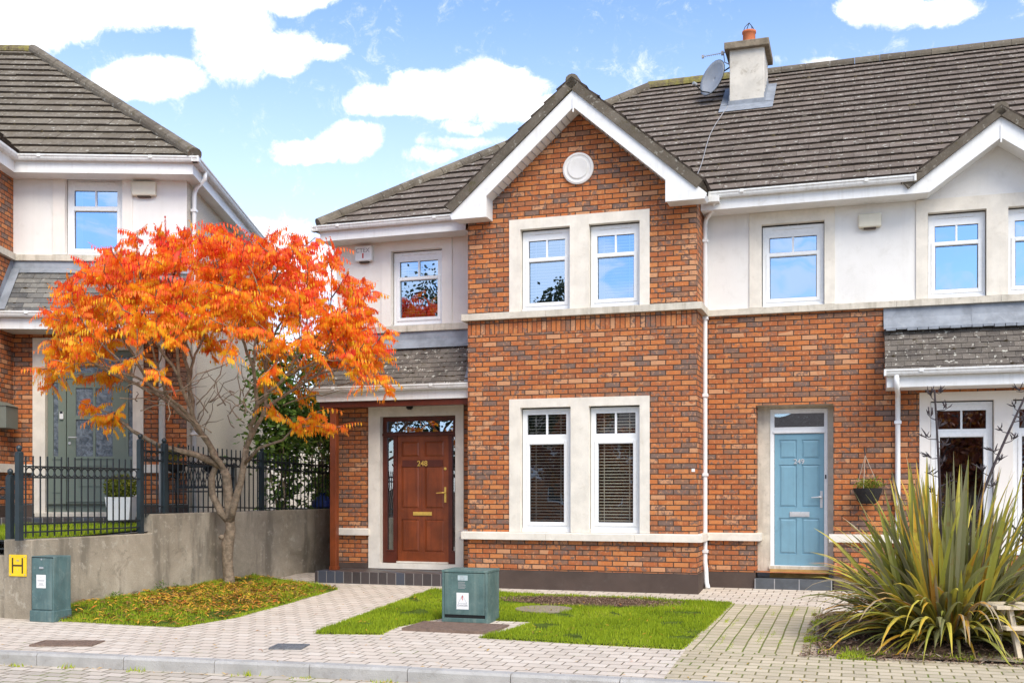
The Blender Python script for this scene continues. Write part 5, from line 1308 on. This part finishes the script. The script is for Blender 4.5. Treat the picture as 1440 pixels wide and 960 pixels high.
for q, d in LEAF_AT:
    out = Vector((q.x - CC.x, (q.y - CC.y) * 1.3, 0)); r = min(1, out.length / 2.6)
    topz = 2.68 + 2.52 * crown_top(r)
    hgt = max(0, min(1, (q.z - 2.4) / 2.4))
    outer = max(0, min(1, 1 - (topz - q.z) / 1.3))
    for k in range(rt.randint(11, 17)):
        a = rt.uniform(0, 6.283); el = rt.uniform(-.15, .75)
        dv = Vector((math.cos(a) * math.cos(el), math.sin(a) * math.cos(el), math.sin(el))) + d * .35 + (out.normalized() * .3 if out.length > .1 else Vector())
        base = .18 + .36 * outer * hgt + .10 * hgt + .10 * max(0, q.x) / 2.4 + rt.gauss(0, .20)
        compound(q - d * rt.uniform(0, .30), dv.normalized(), rt.choice([.12, .16, .20, .25, .32]) * rt.uniform(.85, 1.1), min(.95, max(.03, base)), rt.uniform(.2, 1.9))
crown.build('crown', M['sumac'], t, fixn=False)

# ================================================================== flax in the bed
FC = W(3.08, -3.58, G(0, -3.5) + .03)
t = thing('flax_plant', 'large spiky green and yellow flax plant in the bed in front of the right-hand house', 'plant', FC)
rf = random.Random(9)
fl = MB()
def strap(p, az, el, L, w, bend, val, fold=.35, kink=None, twist=0.0):
    n = 9; d = Vector((math.cos(az) * math.cos(el), math.sin(az) * math.cos(el), math.sin(el)))
    side = Vector((-math.sin(az), math.cos(az), 0)); side = (side * math.cos(twist) + Vector((0, 0, 1)).cross(side) * math.sin(twist)).normalized()
    pts = [Vector(p)]
    for i in range(n):
        g = bend * (i / n) ** 1.3 / n * 2.0
        if kink and i == kink: g += rf.uniform(1.2, 2.4)
        d = (d + Vector((0, 0, -g))).normalized(); pts.append(pts[-1] + d * L / n)
        if pts[-1].z < -.02: pts[-1].z = -.02 + .0 * i; d = Vector((d.x, d.y, max(d.z, 0.02))).normalized()
    V = []
    for i, q in enumerate(pts):
        k = i / n; ww = w * (1.0 if k < .55 else 1 - ((k - .55) / .45) ** 1.4 * .97) * (.55 + .45 * min(1, k * 3))
        t_ = (pts[min(i + 1, n)] - pts[max(0, i - 1)]).normalized(); s = (side - t_ * side.dot(t_)).normalized(); nn = s.cross(t_).normalized()
        V += [q - s * ww + nn * ww * fold, q, q + s * ww + nn * ww * fold]
    b0 = len(fl.v); fl.v += [tuple(v) for v in V]
    for i in range(n):
        for j in (0, 1):
            a = b0 + i * 3 + j; fl.f.append((a, a + 1, a + 4, a + 3)); e = .10 if (i >= n - 2) else 0
            fl.val.append(min(1, max(0, val + (.05 if j else -.05) + (e if val > .3 else 0))))
for i in range(450):
    u = rf.random() ** .8
    az = rf.uniform(0, 6.283); r0 = rf.uniform(.02, .34)
    el = rad(86 - 58 * u ** 1.35 + rf.gauss(0, 5)); L = rf.uniform(1.3, 2.05) * (1.0 - .34 * u)
    v = rf.random()
    val = rf.uniform(0, .56) if v < .66 else (rf.uniform(.55, .78) if v < .87 else rf.uniform(.78, 1.0))
    strap((r0 * math.cos(az) * 1.5, r0 * math.sin(az), 0), az + rf.gauss(0, .35), el, L, rf.uniform(.022, .042), rf.uniform(.1, .7) + .9 * u, val, rf.uniform(.2, .6), twist=rf.gauss(0, .5))
for i in range(250):                                     # old leaves flopped over the soil
    az = rf.uniform(0, 6.283); L = rf.uniform(.8, 1.5)
    strap((.25 * math.cos(az), .25 * math.sin(az), .02), az + rf.gauss(0, .2), rad(rf.uniform(12, 50)), L, rf.uniform(.015, .028), rf.uniform(1.2, 2.6), rf.choice([rf.uniform(.1, .5), rf.uniform(.6, .8), rf.uniform(.8, 1)]), twist=rf.gauss(0, .6))
fl.build('leaves', M['flax'], t, fixn=False)
for top, bend in (((-.17, -.05, 2.56), .03), ((.98, -.02, 2.92), -.10)):
    s = MB(); base = Vector((-.05, .1, .1)); tp = Vector(top)
    path = [base.lerp(tp, k / 10) + Vector((bend * math.sin(math.pi * k / 10), 0, .0)) for k in range(11)]
    s.tube(path, [.022 - .0013 * k for k in range(11)], 7)
    for k in range(13):
        f = .52 + .47 * k / 12; p = base.lerp(tp, f) + Vector((bend * math.sin(math.pi * f), 0, 0)); sg = -1 if k % 2 else 1
        e = p + Vector((sg * rf.uniform(.06, .17) * (1.3 - f * .6), rf.uniform(-.08, .08), rf.uniform(-.02, .08))); s.tube([p, p.lerp(e, .6) + Vector((0, 0, -.015)), e], [.005, .004, .003], 4)
        for j in range(rf.randint(4, 7)):
            q = e.lerp(p, rf.uniform(0, .45)); dv = Vector((rf.gauss(sg * .3, .5), rf.gauss(0, .4), rf.uniform(.1, 1))).normalized(); L = rf.uniform(.05, .10)
            m_ = q + dv * L * .5 + Vector((rf.uniform(-.01, .01), 0, 0)); s.tube([q, m_, q + dv * L + Vector((rf.uniform(-.025, .025), 0, .01))], [.003, .008, .002], 4)
    s.build('flower_stalk', M['stalk'], t)

# small pale picnic bench at the right edge
t = thing('picnic_bench', 'small pale wooden picnic bench at the right edge beside the flax', 'picnic bench', (4.64, 9.80, -.09), rad(-3))
b = MB()
for k in range(4): b.box(-.14, .85, .02 + k * .105, .115 + k * .105, .475, .51)
b.build('table_top', M['wood'], t, bevel=.004)
for y in (-.12, .50):
    b = MB(); b.box(-.11, .85, y, y + .13, .30, .332); b.build('seat', M['wood'], t, bevel=.004)
for x in (.0, .66):
    for s in (-1, 1):
        b = MB(); yc = .22; b.add([(x, yc + s * .08 - .03, .475), (x + .045, yc + s * .08 - .03, .475), (x + .045, yc + s * .08 + .03, .475), (x, yc + s * .08 + .03, .475), (x + .02, yc + s * .27 - .03, 0), (x + .065, yc + s * .27 - .03, 0), (x + .065, yc + s * .27 + .03, 0), (x + .02, yc + s * .27 + .03, 0)],
                                   ((0, 1, 2, 3), (7, 6, 5, 4), (0, 4, 5, 1), (1, 5, 6, 2), (2, 6, 7, 3), (3, 7, 4, 0))); b.build('leg', M['wood'], t, bevel=.003)
    b = MB(); b.box(x + .046, x + .08, -.12, .63, .255, .30); b.build('crossbar', M['wood'], t, bevel=.003)
tag(patch('stepping_slab', [(3.2, -4.72), (3.3, -4.35), (4.9, -4.35), (4.9, -4.72)], .03, M['concrete_disc']))
# child's ride-on seen through the flax at the right edge
t = thing('tricycle', 'partly hidden white and black tricycle standing behind the flax at the right edge', 'tricycle', W(4.05, -.55, .0), -TH)
b = MB(); b.tube([(-.15, 0, .12), (.05, 0, .42), (.35, 0, .60), (.80, 0, .50), (1.1, 0, .25)], [.03, .03, .028, .028, .03], 8); b.tube([(.20, 0, .52), (.18, 0, .85)], .018, 8); b.build('frame', M['white_plastic'], t, smooth=True)
b = MB(); b.tube([(.18, -.28, .86), (.18, -.1, .92), (.18, .1, .92), (.18, .28, .86)], .014, 8); b.tube([(.18, -.28, .86), (.16, -.36, .84)], .022, 8); b.tube([(.18, .28, .86), (.16, .36, .84)], .022, 8); b.tube([(.0, 0, 1.05), (.18, 0, .86)], .016, 6); b.build('handlebar', M['black'], t)
b = MB(); b.box(.62, .92, -.11, .11, .58, .63); b.build('seat', M['black'], t, bevel=.02)
for (x, y, r) in ((-.15, 0, .15), (1.1, -.22, .12), (1.1, .22, .12)):
    b = MB(); b.lathe((x, y - .025, r), [(r * .5, 0), (r * .92, 0), (r, .012), (r, .038), (r * .92, .05), (r * .5, .05)], 24, 'y'); b.build('wheel', M['black'], t)

# ================================================================== left-hand garden bits
t = thing('box_planter', 'white square planter with clipped round box bush behind the railing', 'planter', (-5.86, 15.9, 1.03), AL)
b = MB(); b.add([(-.15, -.15, 0), (.15, -.15, 0), (.15, .15, 0), (-.15, .15, 0), (-.19, -.19, .36), (.19, -.19, .36), (.19, .19, .36), (-.19, .19, .36), (-.165, -.165, .36), (.165, -.165, .36), (.165, .165, .36), (-.165, .165, .36), (-.16, -.16, .32), (.16, -.16, .32), (.16, .16, .32), (-.16, .16, .32)],
               ((3, 2, 1, 0), (0, 1, 5, 4), (1, 2, 6, 5), (2, 3, 7, 6), (3, 0, 4, 7), (4, 5, 9, 8), (5, 6, 10, 9), (6, 7, 11, 10), (7, 4, 8, 11), (8, 9, 13, 12), (9, 10, 14, 13), (10, 11, 15, 14), (11, 8, 12, 15), (12, 13, 14, 15))); b.build('pot', M['white_plastic'], t)
leafclump('bush', 'box_leaf', t, 2600, (0, 0, .50), (.25, .25, .20), .045, .5, shell=.55, droop=0)
t = thing('garden_bench', 'black wrought iron garden bench behind the railing next to the cream side wall', 'bench', (-5.30, 16.25, 1.06), AL); t.scale = (.78, 1, 1)
b = MB()
for k in range(6): b.box(0, 1.2, .02 + k * .07, .07 + k * .07, .40, .42)
b.build('seat', M['iron'], t)
b = MB(); ring(b, .02, 1.18, .46, .84, .035, .44, .47)
for k in range(17):
    x = .04 + k * .068
    b.add([(x, .445, .49), (x + .018, .445, .49), (x + .14 * .8, .445, .81), (x + .14 * .8 - .018, .445, .81)], ((0, 1, 2, 3),)) if x < 1.04 else None
    b.add([(x, .455, .81), (x + .018, .455, .81), (x + .11, .455, .49), (x + .092, .455, .49)], ((0, 1, 2, 3),)) if x < 1.04 else None
b.build('backrest', M['iron'], t)
for x in (0, 1.16):
    b = MB(); b.tube([(x + .02, .02, 0), (x + .02, .04, .4), (x + .02, .02, .60), (x + .02, .2, .64), (x + .02, .45, .62)], .018, 7); b.tube([(x + .02, .50, 0), (x + .02, .45, .40), (x + .02, .47, .86)], .018, 7); b.build('leg', M['iron'], t)
t = thing('wall_planter', 'round hanging bowl with bright yellow-green plant against brick corner', 'planter', (-5.28, 16.55, 1.86), 0)
b = MB(); b.lathe((0, 0, 0), [(.03, -.10), (.14, -.05), (.19, .03), (.17, .03)], 16); b.tube([(0, .3, .02), (0, .15, .02), (0, 0, .02)], .01, 5); b.build('bowl', M['basket'], t)
leafclump('foliage', 'box_leaf', t, 320, (-.03, 0, .16), (.15, .12, .16), .08, .22, vals=(.45, 1))
t = thing('wall_planter', 'round hanging bowl with wilted plant beside the cream side wall', 'planter', (-4.75, 16.9, 1.84), 0)
b = MB(); b.lathe((0, 0, 0), [(.03, -.10), (.14, -.05), (.19, .03), (.17, .03)], 16); b.tube([(-.45, .1, .02), (-.2, .05, .02), (0, 0, .02)], .01, 5); b.build('bowl', M['basket'], t)
leafclump('foliage', 'green', t, 200, (0, 0, .08), (.16, .12, .09), .06, .22)
t = thing('rubble_bag', 'blue bag lying on the ground behind the railing near the wooden porch post', 'bag', (-3.45, 19.3, 1.13), .3)
b = MB(); b.lathe((0, 0, 0), [(.14, 0), (.20, .06), (.19, .16), (.10, .24), (.04, .27), (.06, .31)], 14); b.build('sack', M['bluebag'], t)
def shrub(label, loc, n, c, rr, size, m, seed, stems=7, name='shrub', group=None, vals=(0, 1), asp=.22):
    t = thing(name, label, 'shrub', loc, 0, group); rq = random.Random(seed)
    b = MB()
    for k in range(stems):
        a = rq.uniform(0, 6.28); e = Vector((c[0] + rr[0] * .7 * math.cos(a), c[1] + rr[1] * .7 * math.sin(a), c[2] + rr[2] * rq.uniform(0, .8)))
        b.tube(wig((rq.uniform(-.1, .1), rq.uniform(-.1, .1), 0), e, 6, .05, rq.random()), [.022, .02, .017, .014, .011, .008, .005], 5)
    b.build('stems', M['bark'], t)
    # clumped foliage
    b = MB(); cl = []
    for k in range(max(6, n // 130)):
        while True:
            p = Vector((rq.uniform(-1, 1), rq.uniform(-1, 1), rq.uniform(-1, 1)))
            if p.length < 1: break
        cl.append(Vector((c[0] + p.x * rr[0], c[1] + p.y * rr[1], c[2] + p.z * rr[2])))
    for k in range(n):
        q = rq.choice(cl) + Vector((rq.gauss(0, .13), rq.gauss(0, .13), rq.gauss(0, .13))) * max(rr) * .9
        d = Vector((rq.gauss(0, 1), rq.gauss(0, 1), rq.gauss(-.25, .6))).normalized(); s = size * rq.uniform(.6, 1.3); e = d.cross(Vector((rq.gauss(0, 1), rq.gauss(0, 1), rq.gauss(0, 1)))).normalized() * asp * s
        b.add((q, q + d * s * .45 + e, q + d * s, q + d * s * .45 - e), ((0, 1, 2, 3),), min(1, max(0, vals[0] + (vals[1] - vals[0]) * (rq.random() * .7 + .15 + .15 * mnoise.noise(q * 2)))))
    b.build('foliage', M[m], t, fixn=False)
    return t
shrub('tall leafy green shrub behind the railing between the two houses', (-4.15, 19.0, 1.0), 4200, (0, 0, 1.75), (.42, .5, 1.55), .13, 'green', 1)
shrub('loose green shrub with long narrow leaves beside the wooden porch post', (-3.55, 19.6, 1.0), 2300, (0, 0, 1.5), (.36, .4, 1.3), .15, 'green', 2, asp=.14, vals=(.2, 1))
t = thing('rear_wall', 'pale rendered wall far back between the two houses behind the shrubs', 'wall', (-6.2, 25.5, 0), 0)
b = MB(); b.box(0, 4.6, 0, .25, .2, 3.4); b.build('wall', M['render_cream'], t); b = MB(); b.box(-.03, 4.63, -.03, .28, 3.4, 3.47); b.build('coping', M['sill'], t)
shrub('dark evergreen shrub far back in the gap between the houses', (-4.0, 22.3, 1.0), 3200, (0, 0, 2.0), (.8, .5, 1.5), .16, 'green', 7, vals=(0, .8))
# brick pier and boundary between the gardens
t = thing('brick_boundary_wall', 'dark brick boundary wall in shade behind the railing left of the porch post', 'wall', W(-6.85, 3.2, 0), -TH)
b = MB(); b.box(0, .70, 0, .215, .2, 2.35); b.build('wall', M['brick'], t); b = MB(); b.box(-.02, .72, -.02, .235, 2.35, 2.41); b.build('coping', M['sill'], t)
# low weeds at the foot of the wall
for k, (s, h) in enumerate(((2.15, .16), (2.5, .1), (4.25, .14), (1.3, .1))):
    p = WP(s) + Vector((.10, -.04, .03)); t = thing('weed', ['small dark weed growing at the foot of the concrete wall nearest the tall cabinet', 'tiny weed at the foot of the concrete wall left of the taller weed', 'green weed at the foot of the concrete wall nearest the tree trunk', 'thin weed sprouting beside the tall narrow cabinet'][k], 'weed', p)
    leafclump('foliage', 'green', t, 60, (0, 0, h * .6), (.10, .06, h * .6), .045, .3, seed=k)

# ================================================================== what stands across the street (seen in the window glass)
rb_ = random.Random(31)
def streettree(label, loc, h, r, m, seed, name='street_tree'):
    t = thing(name, label, 'tree', loc, 0, 'trees across the street'); rq = random.Random(seed)
    b = MB(); b.tube([(0, 0, 0), (.05, 0, h * .3), (0, .1, h * .6), (.1, 0, h * .85)], [.2, .16, .1, .04], 8)
    for k in range(8): a = rq.uniform(0, 6.28); z = h * rq.uniform(.3, .6); b.tube([(0, 0, z), (r * .4 * math.cos(a), r * .4 * math.sin(a), z + h * .12), (r * .8 * math.cos(a), r * .8 * math.sin(a), z + h * .2)], [.07, .045, .015], 6)
    b.build('trunk', M['bark'], t)
    b = MB(); cl = [Vector((rq.gauss(0, .42) * r, rq.gauss(0, .42) * r, h * .66 + rq.gauss(0, .16) * h)) for _ in range(34)]
    for k in range(9000):
        q = rq.choice(cl) + Vector((rq.gauss(0, 1), rq.gauss(0, 1), rq.gauss(0, 1))) * r * .14
        d = Vector((rq.gauss(0, 1), rq.gauss(0, 1), rq.gauss(0, 1))).normalized(); e = d.cross(Vector((rq.gauss(0, 1), rq.gauss(0, 1), .3))).normalized() * .07; s = .17
        b.add((q, q + d * s * .5 + e, q + d * s, q + d * s * .5 - e), ((0, 1, 2, 3),), rq.random())
    b.build('crown', M[m], t, fixn=False)
def Bk(u, dv): return W(u, -dv, -.4)
streettree('tall dark green tree across the street reflected in the glass', Bk(-10.0, 30), 12.0, 2.2, 'far', 1)
streettree('broad green tree across the street reflected in the left upper window', Bk(-17.2, 31), 12.6, 3.6, 'far', 2)
streettree('bushy green tree across the street reflected beside the brick house', Bk(-13.2, 29), 8.6, 2.8, 'far', 3)
streettree('red leaved tree across the street reflected in the lower windows', Bk(6, 24), 5.4, 2.4, 'farred', 4)
streettree('small red tree across the street reflected in the ground floor glass', Bk(-7.6, 25), 4.6, 1.9, 'farred', 5)
t = thing('house_across_street', 'brick house across the street seen only in the window reflections', 'house', W(-1, -44, -.4), -TH)
b = MB(); b.box(-16, 16, -6, 0, 2.3, 4.6); b.build('render_wall', M['render'], t); b = MB(); b.box(-16, 16, -6, .01, 0, 2.3); b.build('brick_wall', M['brick'], t)
b = MB(); b.prism([(-6.3, 4.55), (.3, 4.55), (-3, 6.6)], -16.3, 16.3, 'x'); b.build('roof', M['tile'], t)
for k in range(9):
    b = MB(); x = -14 + k * 3.3; b.box(x, x + 1.1, .0, .04, 1.0, 2.2); f = b.build('window', M['upvc'], t); b = MB(); b.box(x + .08, x + 1.02, .04, .05, 1.08, 2.12); b.build('pane', M['black'], f)

# ================================================================== sky, sun, camera
SUN_EL, SUN_AZ = rad(47), rad(156)       # behind the camera, a little to its right; azimuth from +Y clockwise
w = bpy.data.worlds.new('World'); SC.world = w; w.use_nodes = True; w.node_tree.nodes.clear()
t = NT(w.node_tree)
out = t.n('ShaderNodeOutputWorld'); bg = t.n('ShaderNodeBackground'); t.lk.new(bg.outputs[0], out.inputs[0])
sky = t.n('ShaderNodeTexSky', sky_type='NISHITA'); sky.sun_disc = False; sky.sun_elevation = SUN_EL; sky.sun_rotation = SUN_AZ; sky.altitude = 50; sky.air_density = 1.0; sky.dust_density = .6; sky.ozone_density = 2.0
dirv = t.n('ShaderNodeTexCoord').outputs['Generated']
x, y, z = t.sep(dirv)
ay = t.m('MAXIMUM', t.m('ABSOLUTE', y), .02)
warp = t.n('ShaderNodeTexNoise', {'Scale': 9.0, 'Detail': 6, 'Roughness': .62}); t.lk.new(dirv, warp.inputs['Vector'])
wx, wy, wz = t.sep(warp.outputs['Color'])
cx = t.m('ADD', t.m('DIVIDE', x, ay), t.m('MULTIPLY', t.m('SUBTRACT', wx, .5), .05))
cz = t.m('ADD', t.m('DIVIDE', z, ay), t.m('MULTIPLY', t.m('SUBTRACT', wz, .5), .045))
CL = [ # azimuth and height of each cloud (tangents), half widths, strength
 (-.455, .450, .09, .040, 1), (-.35, .465, .11, .036, 1), (-.262, .425, .05, .050, 1), (-.50, .400, .06, .022, .5), (-.345, .387, .065, .025, 1), (-.205, .46, .05, .02, .9),
 (-.218, .412, .045, .022, 1), (-.175, .408, .03, .010, .7),
 (-.072, .372, .065, .024, 1), (-.02, .380, .062, .028, 1), (-.115, .368, .05, .018, 1), (.01, .362, .06, .018, .8),
 (-.158, .330, .034, .024, 1), (-.19, .322, .045, .015, .95), (-.082, .318, .030, .010, .5), (-.04, .345, .035, .008, .45), (-.05, .33, .06, .007, .35),
 (.355, .458, .052, .026, 1), (.405, .452, .045, .016, .9), (.33, .45, .03, .015, .9), (.295, .401, .035, .010, .6), (.245, .40, .02, .007, .35),
 (-.27, .235, .10, .028, .75), (-.21, .21, .10, .03, .7), (-.33, .20, .15, .035, .6)]
f = None
for (a, c, rx, rz, k) in CL:
    dx = t.m('DIVIDE', t.m('SUBTRACT', cx, a), rx); dz = t.m('DIVIDE', t.m('SUBTRACT', cz, c), rz)
    e = t.m('SUBTRACT', 1.0, t.m('ADD', t.m('MULTIPLY', dx, dx), t.m('MULTIPLY', dz, dz)))
    e = t.m('MULTIPLY', t.m('MAXIMUM', e, 0), k)
    f = e if f is None else t.m('MAXIMUM', f, e)
fine = t.noise(dirv, 13, 10, .72, .5)
f = t.m('ADD', f, t.m('MULTIPLY', t.m('SUBTRACT', fine, .53), 1.25))
f = t.m('ADD', f, t.m('MULTIPLY', t.m('SUBTRACT', t.noise(dirv, 48, 8, .75, .6), .5), 1.15))
front = t.mr(f, .0, .55)
front = t.m('MULTIPLY', front, t.m('GREATER_THAN', y, 0.0))
stretch = t.n('ShaderNodeMapping', {'Scale': (1.6, 1.6, 4.2)}); t.lk.new(dirv, stretch.inputs[0])
backn = t.m('ADD', t.m('MULTIPLY', t.noise(stretch.outputs[0], 2.6, 7, .62, .4), .45), t.m('MULTIPLY', t.noise(stretch.outputs[0], 9.0, 6, .6, .3), .55))
back = t.m('MULTIPLY', t.mr(backn, .45, .55), t.m('LESS_THAN', y, 0.0)); back = t.m('MULTIPLY', back, .7)
wisp = t.m('MULTIPLY', t.mr(t.noise(stretch.outputs[0], 4.0, 7, .7, 1.0), .55, .85), .12)
mask = t.m('MAXIMUM', t.m('MAXIMUM', front, back), wisp)
SKY_GAIN = SKYG
s2 = t.mix(1.0, sky.outputs[0], SKYTINT, 'MULTIPLY')
haze = t.mr(z, .02, .48, 1, 0)
s2 = t.mix(t.m('MULTIPLY', haze, t.mr(y, -.3, .3, .10, .85)), s2, HAZEC)
cc = t.mix(t.m('MULTIPLY', t.mr(t.noise(dirv, 16, 6, .65, .5), .42, .62), t.mr(f, 1.6, .3, .75, .35)), CLOUD1, CLOUD0)
col = t.mix(mask, s2, cc)
t.put(bg.inputs[0], col); bg.inputs[1].default_value = SKY_GAIN

sd = bpy.data.lights.new('sun', 'SUN'); sd.energy = SUNE; sd.angle = rad(SUNANG); sd.color = (1, .925, .79)
so = bpy.data.objects.new('sun', sd); C.objects.link(so)
sdir = Vector((math.sin(SUN_AZ) * math.cos(SUN_EL), math.cos(SUN_AZ) * math.cos(SUN_EL), math.sin(SUN_EL)))
so.rotation_euler = sdir.to_track_quat('Z', 'Y').to_euler(); so.location = sdir * 50

cd = bpy.data.cameras.new('camera'); co = bpy.data.objects.new('camera', cd); C.objects.link(co); SC.camera = co
co.location = (0, 0, 1.5); co.rotation_euler = (rad(90), 0, 0)
cd.sensor_width = 36; cd.sensor_fit = 'HORIZONTAL'; cd.lens = 1489 / 1440 * 36; cd.shift_y = 208 / 1440; cd.clip_end = 3000; cd.clip_start = .1
SC.view_settings.view_transform = 'Standard'; SC.view_settings.look = 'None'; SC.view_settings.gamma = 1; SC.view_settings.exposure = EXPO
SC.render.engine = 'CYCLES'
